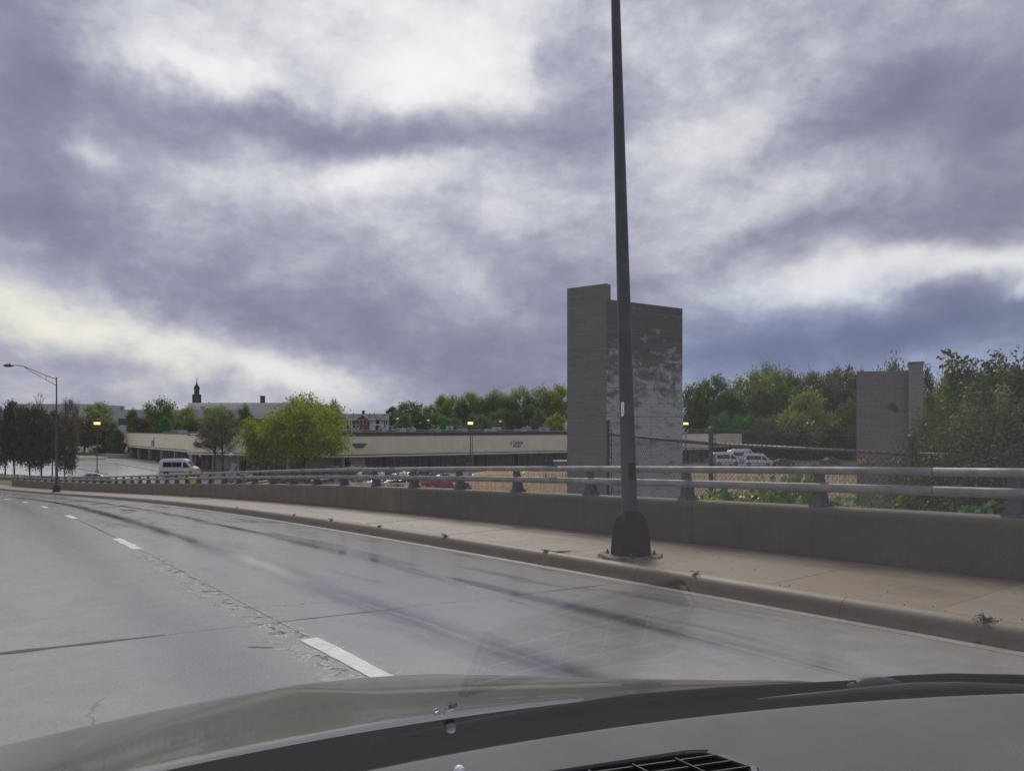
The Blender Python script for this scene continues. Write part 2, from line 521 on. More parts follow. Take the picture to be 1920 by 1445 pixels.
MT = {
    'road': road_material(), 'parapet': parapet_material(), 'walk': sidewalk_material(), 'glass': glass_material(),
    'joint': mat('joint_filler', (.03, .029, .028), .8, .3, 20),
    'tar': mat('wet_tar_seal', (.022, .022, .026), .35, .3, 8, spec=.5),
    'line': mat('worn_white_road_paint', (.62, .62, .60), .5, .16, 14, bump=.3, bscale=120),
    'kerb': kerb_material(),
    'gutter': mat('pale_gutter_concrete', (.33, .30, .25), .4, .25, 4, bump=.3, bscale=60),
    'rail': mat('galvanised_rail', (.255, .25, .235), .55, .30, 4, metal=.2, streak=.25, bump=.2, bscale=70, objrand=.06),
    'post': mat('cast_post_grey', (.085, .088, .098), .6, .3, 7, metal=.3, bump=.25, bscale=60, objrand=.15),
    'pole': mat('dark_steel_pole', (.060, .060, .066), .45, .22, 3, metal=.3, bump=.15, bscale=50, streak=.3),
    'cast': mat('black_cast_base', (.007, .007, .007), .7, .3, 10, spec=.15, bump=.4, bscale=40),
    'pad': mat('crumbling_mortar_pad', (.17, .15, .115), .8, .5, 9, bump=.9, bscale=50),
    'white': mat('white_sticker', (.92, .92, .90), .4, .05, 30),
    'ink': mat('black_print', (.03, .03, .035), .5, .05, 30),
    'grass': mat('lawn_grass', (.055, .105, .020), .85, .4, .35, bump=.6, bscale=6),
    'bank': mat('embankment_weeds', (.060, .085, .028), .9, .5, 1.5, bump=.9, bscale=9, col2=(.09, .075, .045)),
    'far': mat('far_ground', (.07, .09, .04), .95, .4, .05),
    'lot': mat('wet_car_park_asphalt', (.135, .132, .13), .22, .3, .25, bump=.1, bscale=3, spec=.6),
    'drive': mat('wet_drive_painted_sheen', (.60, .59, .59), .16, .2, .12, bump=.05, bscale=3, spec=.7),  # sky sheen on the wet drive is put into a pale base colour
    'soil': mat('trampled_building_soil', (.165, .135, .10), .9, .4, .6, bump=1, bscale=3, col2=(.09, .075, .058)),
    'fascia': mat('cream_fascia_panel', (.76, .68, .49), .7, .07, .5, streak=.12),
    'trim': mat('cream_soffit_trim', (.62, .59, .47), .7, .06, .6),
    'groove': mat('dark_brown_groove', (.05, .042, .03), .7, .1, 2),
    'flash': mat('black_roof_flashing', (.03, .03, .032), .5, .2, 1),
    'roof': mat('wet_flat_roof', (.05, .05, .054), .35, .3, .3),
    'dglass': mat('dark_shop_glass', (.018, .020, .024), .12, .3, .4, spec=.6),
    'mull': mat('dark_mullion', (.22, .22, .20), .5, .1, 3),
    'cwall': mat('beige_render_wall', (.30, .28, .22), .8, .1, 1),  # one even grey-beige tone for render and plain concrete
    'unit': mat('galvanised_roof_unit', (.36, .37, .39), .5, .2, 2, objrand=.35),
    'unitd': mat('dark_roof_unit', (.08, .085, .08), .6, .2, 2),
    'wht': mat('white_metal', (.72, .72, .72), .4, .06, 2),
    'van': mat('white_van_paint', (.70, .71, .73), .25, .05, 1, coat=.6),
    'vglass': mat('tinted_vehicle_glass', (.012, .013, .016), .08, .1, 1, spec=.6),
    'tyre': mat('tyre_rubber', (.02, .02, .02), .8, .1, 9),
    'rim': mat('steel_wheel_rim', (.35, .35, .36), .4, .1, 9, metal=.6),
    'plast': mat('black_plastic_trim', (.025, .025, .027), .55, .2, 20),
    'lampred': mat('red_tail_lamp', (.35, .02, .02), .3, .1, 5),
    'head': mat('headlamp_lens', (.55, .56, .58), .15, .1, 5),
    'silver': mat('silver_car_paint', (.42, .43, .44), .25, .05, 1, metal=.4, coat=.6),
    'maroon': mat('maroon_car_paint', (.10, .025, .02), .3, .1, 1, coat=.6),
    'yellow': mat('yellow_paint', (.72, .52, .05), .5, .1, 3),
    'amber': mat('lit_amber_lens', (.9, .6, .25), .4, .02, 3, emit=(1.0, .62, .18), estr=1.3),
    'lampw': mat('white_lamp_globe', (.8, .8, .8), .3, .02, 3),
    'stone': tower_material('dark_board_marked_concrete', (.140, .135, .128), (.40, .395, .385), 9.0, 16.5),
    'stone2': tower_material('dark_left_face_concrete', (.195, .187, .168), (.27, .26, .24), .5, 7.5, patch=.55),
    'stone3': tower_material('grey_block_concrete', (.205, .192, .180), (.25, .235, .22), -6, 2, patch=.5),
    'stone4': tower_material('pale_rendered_block', (.27, .25, .23), (.34, .32, .30), -4, 3),
    'brickred': mat('red_brick_patch', (.22, .075, .055), .8, .4, 3),
    'brick': mat('house_brick', (.16, .065, .045), .85, .3, 1.2),
    'shingle': mat('charcoal_shingle', (.050, .048, .050), .8, .2, .8),
    'hwhite': mat('white_clapboard', (.62, .62, .60), .6, .06, 1),
    'hall': mat('pale_hall_cladding', (.62, .60, .55), .8, .06, .05),
    'halld': mat('grey_hall_cladding', (.47, .47, .48), .8, .06, .05),
    'band': mat('dark_window_band', (.03, .035, .045), .25, .1, 1),
    'spire': mat('brown_tower_stone', (.10, .085, .075), .85, .25, .5),
    'slate': mat('dark_slate', (.03, .032, .042), .6, .1, 1),
    'pine': mat('fresh_pine_lumber', (.90, .68, .40), .75, .16, 1.4, objrand=.16),
    'ply': mat('orange_sheathing', (.48, .27, .13), .8, .2, 1.2, objrand=.2),
    'redst': mat('red_painted_steel', (.36, .022, .035), .5, .2, 4, objrand=.3),
    'rubble': mat('grey_rubble', (.12, .12, .13), .85, .5, 2.5, bump=1, bscale=5, objrand=.3),
    'dirt': mat('brown_dirt_heap', (.15, .12, .085), .9, .4, 1, bump=1, bscale=5),
    'tarp': mat('dark_tarpaulin', (.045, .05, .06), .4, .3, 1),
    'bark': mat('tree_bark', (.060, .050, .040), .9, .3, 3, bump=.6, bscale=14),
    'twig': mat('grey_brown_twig', (.085, .070, .058), .9, .3, 3),
    'galv': mat('rusty_fence_steel', (.085, .085, .088), .55, .35, 9, metal=.35, bump=.3, bscale=60),
    'pipe': mat('pale_flaking_pipe', (.30, .30, .31), .5, .45, 16, metal=.3, col2=(.06, .06, .065)),
    'wire': mat('chain_link_wire', (.07, .07, .07), .6, .2, 20, metal=.3),
    'teal': mat('teal_sign_face', (.04, .13, .13), .5, .15, 3),
    'blue': mat('blue_sign_letter', (.06, .13, .32), .5, .1, 3),
    'slatel': mat('slate_sign_letter', (.10, .13, .15), .5, .1, 3),
    'orangel': mat('orange_brown_letter', (.30, .15, .05), .5, .1, 3),
    'hood': mat('grey_green_hood_paint', (.135, .143, .115), .19, .06, 1.5, metal=.3, coat=.5),
    'dash': mat('soft_grey_dashboard', (.150, .144, .145), .78, .06, 5, bump=.35, bscale=420, spec=.25),
    'cowl': mat('black_cowl_plastic', (.004, .004, .0045), .7, .25, 12, bump=.2, bscale=150, spec=.0),
    'rubber': mat('black_wiper_rubber', (.004, .004, .0045), .6, .2, 12, spec=.03),
    'cabin': mat('dark_cabin_carpet', (.006, .006, .006), .95, .2, 12, spec=0.0),
    'weed': leaf_mat('weed_leaf', (0.038, 0.054, 0.016), (0.095, 0.115, 0.041)),
    'dead': mat('dead_twig', (.035, .028, .022), .9, .2, 12),
    'straw': mat('dry_straw', (.42, .32, .18), .9, .2, 3),
}
LM = {
    'lime': leaf_mat('lime_leaf', (.130, .190, .018), (.290, .370, .040), .45),
    'spring': leaf_mat('spring_leaf', (0.112, 0.176, 0.032), (0.271, 0.350, 0.087), .4),
    'mid': leaf_mat('mid_green_leaf', (0.060, 0.124, 0.032), (0.143, 0.240, 0.064), .35),
    'olive': leaf_mat('olive_leaf', (0.099, 0.114, 0.041), (0.191, 0.208, 0.087), .35),
    'deep': leaf_mat('deep_green_leaf', (0.028, 0.064, 0.022), (0.067, 0.119, 0.045), .25),
    'pinebk': leaf_mat('blackish_needle', (.036, .046, .026), (.085, .098, .055), .25), 'needle': leaf_mat('grey_needle', (0.018, 0.023, 0.017), (0.039, 0.044, 0.034), .15),
    'bud': leaf_mat('brown_bud', (0.081, 0.068, 0.049), (0.135, 0.115, 0.074), .2),
    'emerald': leaf_mat('emerald_leaf', (0.032, 0.136, 0.028), (0.087, 0.255, 0.055), .35),
    'sprig': leaf_mat('pale_sprig_leaf', (0.130, 0.200, 0.060), (0.360, 0.420, 0.200), .4),
    'shrub': leaf_mat('dark_shrub_leaf', (0.038, 0.055, 0.018), (0.110, 0.150, 0.040), .3),
}


# ------------------------------------------------------------------ helpers: objects
def tag(o, label=None, cat=None, group=None, kind=None):
    if label:
        o['label'] = label
    if cat:
        o['category'] = cat
    if group:
        o['group'] = group
    if kind:
        o['kind'] = kind
    return o


def empty(name, loc=(0, 0, 0), rz=0.0, label=None, cat=None, group=None):
    o = bpy.data.objects.new(name, None)
    o.location = loc
    o.rotation_euler = (0, 0, rz)
    o.empty_display_size = .2
    COL.objects.link(o)
    return tag(o, label, cat, group)


class MB:
    """collects polygons, then links them as one mesh"""
    def __init__(self):
        self.v, self.f, self.uv = [], [], []

    def add(self, vs, fs, uvs=None):
        k = len(self.v)
        self.v += [tuple(p) for p in vs]
        self.f += [tuple(i + k for i in f) for f in fs]
        if uvs is not None:
            self.uv += [tuple(p) for p in uvs]

    def box(self, a, b, m=None):
        (x0, y0, z0), (x1, y1, z1) = a, b
        vs = [Vector(p) for p in ((x0, y0, z0), (x1, y0, z0), (x1, y1, z0), (x0, y1, z0), (x0, y0, z1), (x1, y0, z1), (x1, y1, z1), (x0, y1, z1))]
        if m is not None:
            vs = [m @ p for p in vs]
        self.add(vs, [(0, 3, 2, 1), (4, 5, 6, 7), (0, 1, 5, 4), (1, 2, 6, 5), (2, 3, 7, 6), (3, 0, 4, 7)])
        return self

    def bar(self, p, q, w, h, up=Vector((0, 0, 1))):
        """rectangular bar from p to q"""
        p, q = Vector(p), Vector(q)
        d = (q - p).normalized()
        if abs(d.dot(up)) > .99:
            up = Vector((0, 1, 0))
        s = d.cross(up).normalized() * (w / 2)
        u = s.cross(d).normalized() * (h / 2)
        vs = [p - s - u, p + s - u, p + s + u, p - s + u, q - s - u, q + s - u, q + s + u, q - s + u]
        self.add(vs, [(0, 3, 2, 1), (4, 5, 6, 7), (0, 1, 5, 4), (1, 2, 6, 5), (2, 3, 7, 6), (3, 0, 4, 7)])
        return self

    def tube(self, pts, rad, n=8, cap=True, ry=None):
        """tube through points; rad is a number or one per point; ry squashes sideways"""
        pts = [Vector(p) for p in pts]
        if not isinstance(rad, (list, tuple)):
            rad = [rad] * len(pts)
        rings = []
        for i, p in enumerate(pts):
            a = pts[max(0, i - 1)]
            b = pts[min(len(pts) - 1, i + 1)]
            d = (b - a).normalized()
            up = Vector((0, 0, 1)) if abs(d.z) < .93 else Vector((0, 1, 0))
            s = d.cross(up).normalized()
            u = s.cross(d).normalized()
            k = 1 if ry is None else ry
            rings.append([p + s * (rad[i] * k * math.cos(2 * math.pi * j / n)) + u * (rad[i] * math.sin(2 * math.pi * j / n)) for j in range(n)])
        vs = [v for r in rings for v in r]
        fs = []
        for i in range(len(pts) - 1):
            for j in range(n):
                fs.append((i * n + j, i * n + (j + 1) % n, (i + 1) * n + (j + 1) % n, (i + 1) * n + j))
        if cap:
            fs.append(tuple(range(n))[::-1])
            fs.append(tuple((len(pts) - 1) * n + j for j in range(n)))
        self.add(vs, fs)
        return self

    def lathe(self, c, prof, n=12, rot=0.0):
        """prof: (radius, z) pairs round the point c"""
        c = Vector(c)
        vs = []
        for r, z in prof:
            for j in range(n):
                a = rot + 2 * math.pi * j / n
                vs.append(c + Vector((r * math.cos(a), r * math.sin(a), z)))
        fs = []
        for i in range(len(prof) - 1):
            for j in range(n):
                fs.append((i * n + j, i * n + (j + 1) % n, (i + 1) * n + (j + 1) % n, (i + 1) * n + j))
        fs.append(tuple(range(n))[::-1])
        fs.append(tuple((len(prof) - 1) * n + j for j in range(n)))
        self.add(vs, fs)
        return self

    def prism(self, poly, z0, z1):
        n = len(poly)
        vs = [(p[0], p[1], z0) for p in poly] + [(p[0], p[1], z1) for p in poly]
        fs = [tuple(range(n))[::-1], tuple(range(n, 2 * n))] + [(i, (i + 1) % n, n + (i + 1) % n, n + i) for i in range(n)]
        self.add(vs, fs)
        return self

    def mesh(self, name, m, smooth=False):
        me = bpy.data.meshes.new(name)
        me.from_pydata(self.v, [], self.f)
        if self.uv and len(self.uv) == len(self.v):
            ul = me.uv_layers.new(name='uv')
            idx = np.empty(len(me.loops), dtype=np.int32)
            me.loops.foreach_get('vertex_index', idx)
            ul.data.foreach_set('uv', np.array(self.uv, dtype=np.float32)[idx].ravel())
        if m is not None:
            me.materials.append(m)
        if smooth:
            me.polygons.foreach_set('use_smooth', [True] * len(me.polygons))
        me.update()
        return me

    def build(self, name, m, parent=None, smooth=False):
        o = bpy.data.objects.new(name, self.mesh(name, m, smooth))
        COL.objects.link(o)
        if parent is not None:
            o.parent = parent
        return o


def link(name, me, parent=None, loc=(0, 0, 0), rot=(0, 0, 0), sc=(1, 1, 1)):
    o = bpy.data.objects.new(name, me)
    o.location, o.rotation_euler, o.scale = loc, rot, sc
    COL.objects.link(o)
    if parent is not None:
        o.parent = parent
    return o


def copy_tree(o, parent=None):
    c = o.copy()
    COL.objects.link(c)
    c.parent = parent
    for ch in o.children:
        copy_tree(ch, c)
    return c


def bevel(o, w=.02, seg=2):
    md = o.modifiers.new('bevel', 'BEVEL')
    md.width = w
    md.segments = seg
    md.limit_method = 'ANGLE'
    return o


def text_obj(name, s, size, m, parent, mat4, extrude=.01):
    c = bpy.data.curves.new(name, 'FONT')
    c.body = s
    c.size = size
    c.align_x = 'CENTER'
    c.align_y = 'CENTER'
    c.extrude = extrude
    c.resolution_u = 3
    tmp = bpy.data.objects.new('tmp', c)
    COL.objects.link(tmp)
    bpy.context.view_layer.update()
    me = bpy.data.meshes.new_from_object(tmp.evaluated_get(bpy.context.evaluated_depsgraph_get()))
    bpy.data.objects.remove(tmp)
    me.materials.clear()
    me.materials.append(m)
    me.transform(mat4)
    return link(name, me, parent)


ORD = ['first', 'second', 'third', 'fourth', 'fifth', 'sixth', 'seventh', 'eighth', 'ninth', 'tenth', 'eleventh', 'twelfth',
       'thirteenth', 'fourteenth', 'fifteenth', 'sixteenth', 'seventeenth', 'eighteenth', 'nineteenth', 'twentieth', 'twenty-first',
       'twenty-second', 'twenty-third', 'twenty-fourth', 'twenty-fifth', 'twenty-sixth', 'twenty-seventh', 'twenty-eighth']

# ------------------------------------------------------------------ the ramp's line in plan and profile (s metres along the parapet foot)
_X0, _Y0, _TH, _K0, _K1, _K2 = 4.7704, 7.1639, .6290, -2.0167e-3, 1.5822e-4, -7.2035e-7
_Z0, _G0, _G1, _G2 = 6.5327, -.036282, -6.9277e-4, 6.4398e-6
SMAX = 84.0
_s = np.arange(-14, 150.01, .25)
_sc = np.clip(_s, -14, SMAX)
_th = _TH + _K0 * _sc + _K1 * _sc ** 2 / 2 + _K2 * _sc ** 3 / 3
_dx, _dy = -np.sin(_th), np.cos(_th)
_X = np.concatenate([[0], np.cumsum((_dx[1:] + _dx[:-1]) / 2 * .25)])
_Y = np.concatenate([[0], np.cumsum((_dy[1:] + _dy[:-1]) / 2 * .25)])
_i0 = int(np.argmin(abs(_s)))
_X += _X0 - _X[_i0]
_Y += _Y0 - _Y[_i0]
_Z = _Z0 + _G0 * _sc + _G1 * _sc ** 2 + _G2 * _sc ** 3
SW, KD, HW = 2.03, .166, .59       # sidewalk width, kerb drop, parapet height


def P(s, d=0.0, h=0.0):
    """d metres left of the parapet face (towards and across the road), h above the sidewalk"""
    x, y, z = np.interp(s, _s, _X), np.interp(s, _s, _Y), np.interp(s, _s, _Z)
    a, b = np.interp(s, _s, _dx), np.interp(s, _s, _dy)
    return Vector((x - b * d, y + a * d, z + h))


def PR(s, d, h=0.0):
    return P(s, d, -KD + .04 * (d - SW) + h)


def frange(a, b, step):
    n = max(1, int(math.ceil((b - a) / step - 1e-6)))
    return [a + (b - a) * i / n for i in range(n + 1)]


def strip(prof, s0, s1, step=1.0, fn=P, closed=True, uvmode='d', caps=True):
    """sweep a (d, h) profile along the ramp"""
    mb = MB()
    ss = frange(s0, s1, step)
    n = len(prof)
    vs, uv = [], []
    for s in ss:
        for d, h in prof:
            vs.append(fn(s, d, h))
            uv.append((s, d if uvmode == 'd' else h))
    fs = []
    for i in range(len(ss) - 1):
        for j in range(n if closed else n - 1):
            k = (j + 1) % n
            fs.append((i * n + j, (i + 1) * n + j, (i + 1) * n + k, i * n + k))
    if closed and caps:
        fs.append(tuple(range(n)))
        fs.append(tuple((len(ss) - 1) * n + j for j in range(n))[::-1])
    mb.add(vs, fs, uv)
    return mb


# ------------------------------------------------------------------ ground
def ground():
    g = MB()
    g.add([(-3000, -400, -.06), (3000, -400, -.06), (3000, 4000, -.06), (-3000, 4000, -.06)], [(0, 1, 2, 3)])
    tag(g.build('ground', MT['far']), kind='structure')
    # car park asphalt, soil of the building site, driveway
    g = MB()
    poly = [(-118, 96), (-60, 88), (-30, 92), (10, 100), (60, 96), (110, 110), (130, 200), (60, 205), (-60, 205), (-128, 206)]
    g.prism(poly, -.05, 0.0)
    tag(g.build('car_park', MT['lot']), kind='structure')
    g = MB()
    poly = [(-38, 60), (-20, 40), (0, 20), (70, 20), (90, 112), (20, 118), (-20, 112), (-34, 100)]
    g.prism(poly, -.05, .03)
    tag(g.build('building_site_soil', MT['soil']), kind='structure')
    g = MB().prism([(-116, 97), (-66, 90), (-60, 112), (-58, 132), (-64, 150), (-98, 190), (-120, 205), (-128, 200), (-122, 150)], -.05, .02)
    tag(g.build('driveway', MT['drive']), kind='structure')
    # embankment carrying the ramp
    mb = MB()
    ss = frange(-14, 130, 1.5)
    rnd = random.Random(3)
    offs = [.20, 1.2, 2.6, 4.2, 6, 8, 11, 15, 20, 27, 36]
    vs = []
    for s in ss:
        zt = P(s).z - .12
        for k, o in enumerate(offs):
            shelf = max(0.0, min(1.0, (14 - s) / 10)) * 4.6
            slope = .5 + (.10 - .5) * max(0, min(1, (s - 48) / 24))
            h = max(-.08, zt - .25 - max(0, o - 1.2 - shelf) * slope)
            if k == 0:
                h = zt
            p = P(s, -(o + .05))
            vs.append((p.x, p.y, h + (rnd.uniform(-.06, .06) if 0 < k and h > 0 else 0)))
    n = len(offs)
    fs = [(i * n + j, i * n + j + 1, (i + 1) * n + j + 1, (i + 1) * n + j) for i in range(len(ss) - 1) for j in range(n - 1)]
    mb.add(vs, fs)
    tag(mb.build('embankment', MT['bank'], smooth=True), kind='structure')
    # lawn at the far foot of the ramp
    mb = MB()
    n, m = 14, 14
    a, b, c, d = Vector((-47.5, 70.5, 2.2)), Vector((-90, 66, 2.2)), Vector((-140, 176, .05)), gnd(205, 893)
    d = Vector((-62, 104, .05))
    vs = []
    for i in range(n + 1):
        for j in range(m + 1):
            u, v = i / n, j / m
            p = (a * (1 - u) + b * u) * (1 - v) + (d * (1 - u) + c * u) * v
            vs.append((p.x, p.y, .03 + 2.2 * max(0, 1 - v * 2.0) ** 1.3 * 1.0))
    fs = [(i * (m + 1) + j, (i + 1) * (m + 1) + j, (i + 1) * (m + 1) + j + 1, i * (m + 1) + j + 1) for i in range(n) for j in range(m)]
    mb.add(vs, fs)
    tag(mb.build('lawn', MT['grass'], smooth=True), kind='structure')
    # grass beyond the driveway and rising ground behind the shops
    mb = MB().prism([(-150, 207.5), (-100, 207), (-92, 214), (-96, 250), (-190, 262), (-190, 215)], -.05, .10)
    tag(mb.build('verge', MT['grass']), kind='structure')
    mb = MB().prism([(-104, 176), (-128, 182), (-140, 190), (-128, 196), (-108, 190), (-98, 180)], -.05, .14)
    tag(mb.build('traffic_island', MT['grass']), kind='structure')
    mb = MB().prism([(-240, 268), (-95, 262), (-92, 276), (-240, 288)], -.05, .05)
    tag(mb.build('far_street', MT['lot']), kind='structure')
    mb = MB()
    nx, ny = 40, 14
    vs = []
    for i in range(nx + 1):
        for j in range(ny + 1):
            x = -360 + 860 * i / nx
            y = 232 + 560 * j / ny
            zz = (1 - math.exp(-(j / ny) * 4)) * 9 * (1 + .25 * math.sin(i * .7)) - .1
            vs.append((x, y + (40 if x < -80 else 0), zz))
    fs = [(i * (ny + 1) + j, (i + 1) * (ny + 1) + j, (i + 1) * (ny + 1) + j + 1, i * (ny + 1) + j + 1) for i in range(nx) for j in range(ny)]
    mb.add(vs, fs)
    tag(mb.build('hillside', MT['far'], smooth=True), kind='structure')


ground()


# ------------------------------------------------------------------ carriageway, kerb, sidewalk, parapet
def ramp_works():
    road = strip([(2.0, -.40), (2.0, -.012), (14.6, -.012), (14.6, -.40)], -14, 130, 1.5, PR).build('road', MT['joint'])
    tag(road, kind='structure')
    joints = [-14, -12, -7, -2, 3.0, 8.15] + [8.15 + 5.0 * k for k in range(1, 25)]
    lanes = [2.15, 6.045, 9.85, 14.55]
    g = .0035
    for a, b in zip(joints[:-1], joints[1:]):
        for la, lb in zip(lanes[:-1], lanes[1:]):
            strip([(la + g, -.01), (la + g, 0), (lb - g, 0), (lb - g, -.01)], a + g, b - g, 1.25, PR).build('slab', MT['road'], road)
    # gutter pan in its own lengths
    for a, b in zip(joints[:-1], joints[1:]):
        strip([(SW + .0, -.01), (SW + .0, .006), (2.15 - g, .002), (2.15 - g, -.01)], a + g, b - g, 1.25, PR).build('gutter', MT['gutter'], road)
    # dashes of the lane line
    for a, b in [(-7.4, -5.1), (0.1, 2.30), (9.5, 11.75), (19.0, 21.25), (28.4, 30.6), (37.8, 40), (47.2, 49.4), (56.6, 58.8), (66, 68.2)]:
        rnd = random.Random(a)
        mb = MB()
        ss = frange(a, b, .12)
        vs = []
        for i, s in enumerate(ss):
            e0, e1 = rnd.uniform(-.010, .010), rnd.uniform(-.010, .010)
            vs += [PR(s, 5.985 + e0, .0035), PR(s, 6.125 + e1, .0035)]
        mb.add(vs, [(2 * i, 2 * i + 2, 2 * i + 3, 2 * i + 1) for i in range(len(ss) - 1)])
        mb.build('lane_dash', MT['line'], road)
    # tar seals of differing width in the cross joints and long joint
    def seal(pts, w0, w1, seed):
        rnd = random.Random(seed)
        mb = MB()
        n = 26
        vs = []
        for i in range(n + 1):
            u = i / n
            s = pts[0][0] + (pts[1][0] - pts[0][0]) * u
            d = pts[0][1] + (pts[1][1] - pts[0][1]) * u
            w = (w0 + (w1 - w0) * u) * rnd.uniform(.55, 1.25) * math.sin(math.pi * min(1, max(.06, u if u < .5 else 1 - u) * 4) / 2)
            if abs(pts[0][1] - pts[1][1]) > 1:
                vs += [PR(s - w / 2, d, .003), PR(s + w / 2, d, .003)]
            else:
                vs += [PR(s, d - w / 2, .003), PR(s, d + w / 2, .003)]
        mb.add(vs, [(2 * i, 2 * i + 1, 2 * i + 3, 2 * i + 2) for i in range(n)])
        return mb.build('tar_seal', MT['tar'], road)
    seal([(3.0, 9.6), (3.0, 6.9)], .05, .075, 1)
    seal([(3.02, 7.0), (3.0, 6.1)], .04, .035, 2)
    seal([(3.0, 3.6), (3.0, 2.4)], .02, .03, 3)
    seal([(3.0, 6.1), (3.0, 4.9)], .025, .015, 4)
    seal([(8.15, 6.3), (8.15, 5.4)], .04, .02, 5)
    seal([(11.9, 6.045), (19.0, 6.045)], .05, .03, 6)
    seal([(2.3, 6.50), (2.18, 6.36)], .05, .05, 8)
    tag(road, kind='structure')

    # sidewalk
    walk = strip([(.01, -.30), (.01, -.012), (1.84, -.012), (1.84, -.30)], -14, 110, 2, P).build('sidewalk', MT['joint'])
    tag(walk, kind='structure')
    sj = [-14.0]
    x = -12.4
    while x < 110:
        sj.append(x)
        x += 1.53
    for a, b in zip(sj[:-1], sj[1:]):
        r = random.Random(int(a * 10))
        dz = r.uniform(-.003, .003)
        strip([(.012, -.011), (.012, .0 + dz), (1.845, .0 + dz), (1.845, -.011)], a + .004, b - .004, .8, P).build('slab', MT['walk'], walk)
    # kerb stones with a rounded nose
    kerb = strip([(1.90, -.32), (1.90, -.05), (2.00, -.08), (2.02, -.32)], -14, 110, 2, P).build('kerb', MT['joint'])
    tag(kerb, kind='structure')
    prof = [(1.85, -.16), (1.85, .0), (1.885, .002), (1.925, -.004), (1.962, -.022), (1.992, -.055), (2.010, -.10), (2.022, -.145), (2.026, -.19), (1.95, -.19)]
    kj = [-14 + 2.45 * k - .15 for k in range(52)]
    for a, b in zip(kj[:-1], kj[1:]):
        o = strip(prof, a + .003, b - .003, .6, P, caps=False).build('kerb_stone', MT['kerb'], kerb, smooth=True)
    # parapet wall in long castings
    wall = empty('parapet_wall', P(0, 0, 0), label='long low weathered concrete parapet between sidewalk and steel rails', cat='wall')
    wj = [-13.7, -4.9, 3.9, 12.7, 21.5, 30.3, 39.1, 47.9, 56.7, 65.5, 74.3, 81.2]
    W0 = wall.location
    for i, (a, b) in enumerate(zip(wj[:-1], wj[1:])):
        e = .0 if i % 2 else .004
        pr = [(-.30, -.6), (-.30, .57), (-.285, HW), (-.02 - e, HW), (-.004 - e, .572), (.0 - e, .55), (.004 - e, .3), (.006 - e, -.03), (.006 - e, -.6)]
        o = strip(pr, a + .008, b - .008, 1.0, P, uvmode='h').build('wall_panel', MT['parapet'], wall)
        o.location = -W0
    # railing
    rails = empty('bridge_railing', P(0, 0, HW), label='double-tube galvanised steel railing on curved posts atop the parapet', cat='railing')
    R0 = rails.location
    prof = [(-.045, .0), (-.255, .0), (-.235, .10), (-.190, .28), (-.150, .40), (-.125, .455), (-.075, .465), (-.075, .33), (-.070, .15), (-.040, .04)]
    sp = 2.0486
    post_s = [sp * k for k in range(-5, 40)]
    for s in post_s:
        if s > 80.6:
            break
        base = P(s, 0, HW)
        a = np.interp(s, _s, _dx)
        b = np.interp(s, _s, _dy)
        fx, nx = Vector((a, b, 0)), Vector((-b, a, 0))
        web = MB()
        n = len(prof)
        vs = [base + nx * d + Vector((0, 0, h + .022)) + fx * q for q in (-.028, .028) for d, h in prof]
        web.add(vs, [tuple(range(n)), tuple(range(n, 2 * n))[::-1]] + [(i, n + i, n + (i + 1) % n, (i + 1) % n) for i in range(n)])
        # front flange, wide and pale
        vs = []
        for d, h, w in ((-.040, .02, .058), (-.052, .13, .050), (-.060, .30, .040), (-.062, .46, .036)):
            vs += [base + nx * d + fx * (-w) + Vector((0, 0, h)), base + nx * d + fx * w + Vector((0, 0, h)),
                   base + nx * (d - .022) + fx * w + Vector((0, 0, h)), base + nx * (d - .022) + fx * (-w) + Vector((0, 0, h))]
        fs = [(0, 1, 2, 3), (15, 14, 13, 12)]
        for i in range(3):
            for j in range(4):
                k = (j + 1) % 4
                fs.append((4 * i + j, 4 * i + 4 + j, 4 * i + 4 + k, 4 * i + k))
        web.add(vs, fs)
        # back flange
        vs = []
        for d, h, w in ((-.262, .0, .035), (-.240, .10, .034), (-.193, .28, .03), (-.150, .42, .028)):
            vs += [base + nx * d + fx * (-w) + Vector((0, 0, h + .02)), base + nx * d + fx * w + Vector((0, 0, h + .02)),
                   base + nx * (d + .018) + fx * w + Vector((0, 0, h + .02)), base + nx * (d + .018) + fx * (-w) + Vector((0, 0, h + .02))]
        web.add(vs, fs)
        # base plate and bolts
        M = Matrix((( a, -b, 0, base.x), (b, a, 0, base.y), (0, 0, 1, base.z), (0, 0, 0, 1)))
        web.box((-.085, -.285, 0), (.085, -.02, .022), M)
        for bx in (-.066, .066):
            for by in (-.25, -.055):
                web.lathe(M @ Vector((bx, by, .022)), [(.017, 0), (.017, .02), (.009, .02), (.009, .04)], 6)
        o = web.build('post', MT['post'], rails)
        o.location = -R0
    for hc, rr in ((.432, .045), (.233, .052)):
        cuts = [-13.5, -5.45] + [.7 + 6.146 * k for k in range(-0, 14)]
        cuts = [c for c in cuts if c < 80.9] + [80.9]
        for a, b in zip(cuts[:-1], cuts[1:]):
            mb = MB().tube([P(s, -.012, HW + hc) for s in frange(a + .006, b - .006, .8)], rr, 20, ry=.86)
            o = mb.build('rail_tube', MT['rail'], rails, smooth=True)
            o.location = -R0
            sl = MB().tube([P(s, -.012, HW + hc) for s in (b - .10, b + .10)], rr * .93, 16, ry=.86)
            o = sl.build('rail_sleeve', MT['post'], rails)
            o.location = -R0
    return kj


kerb_joints = ramp_works()


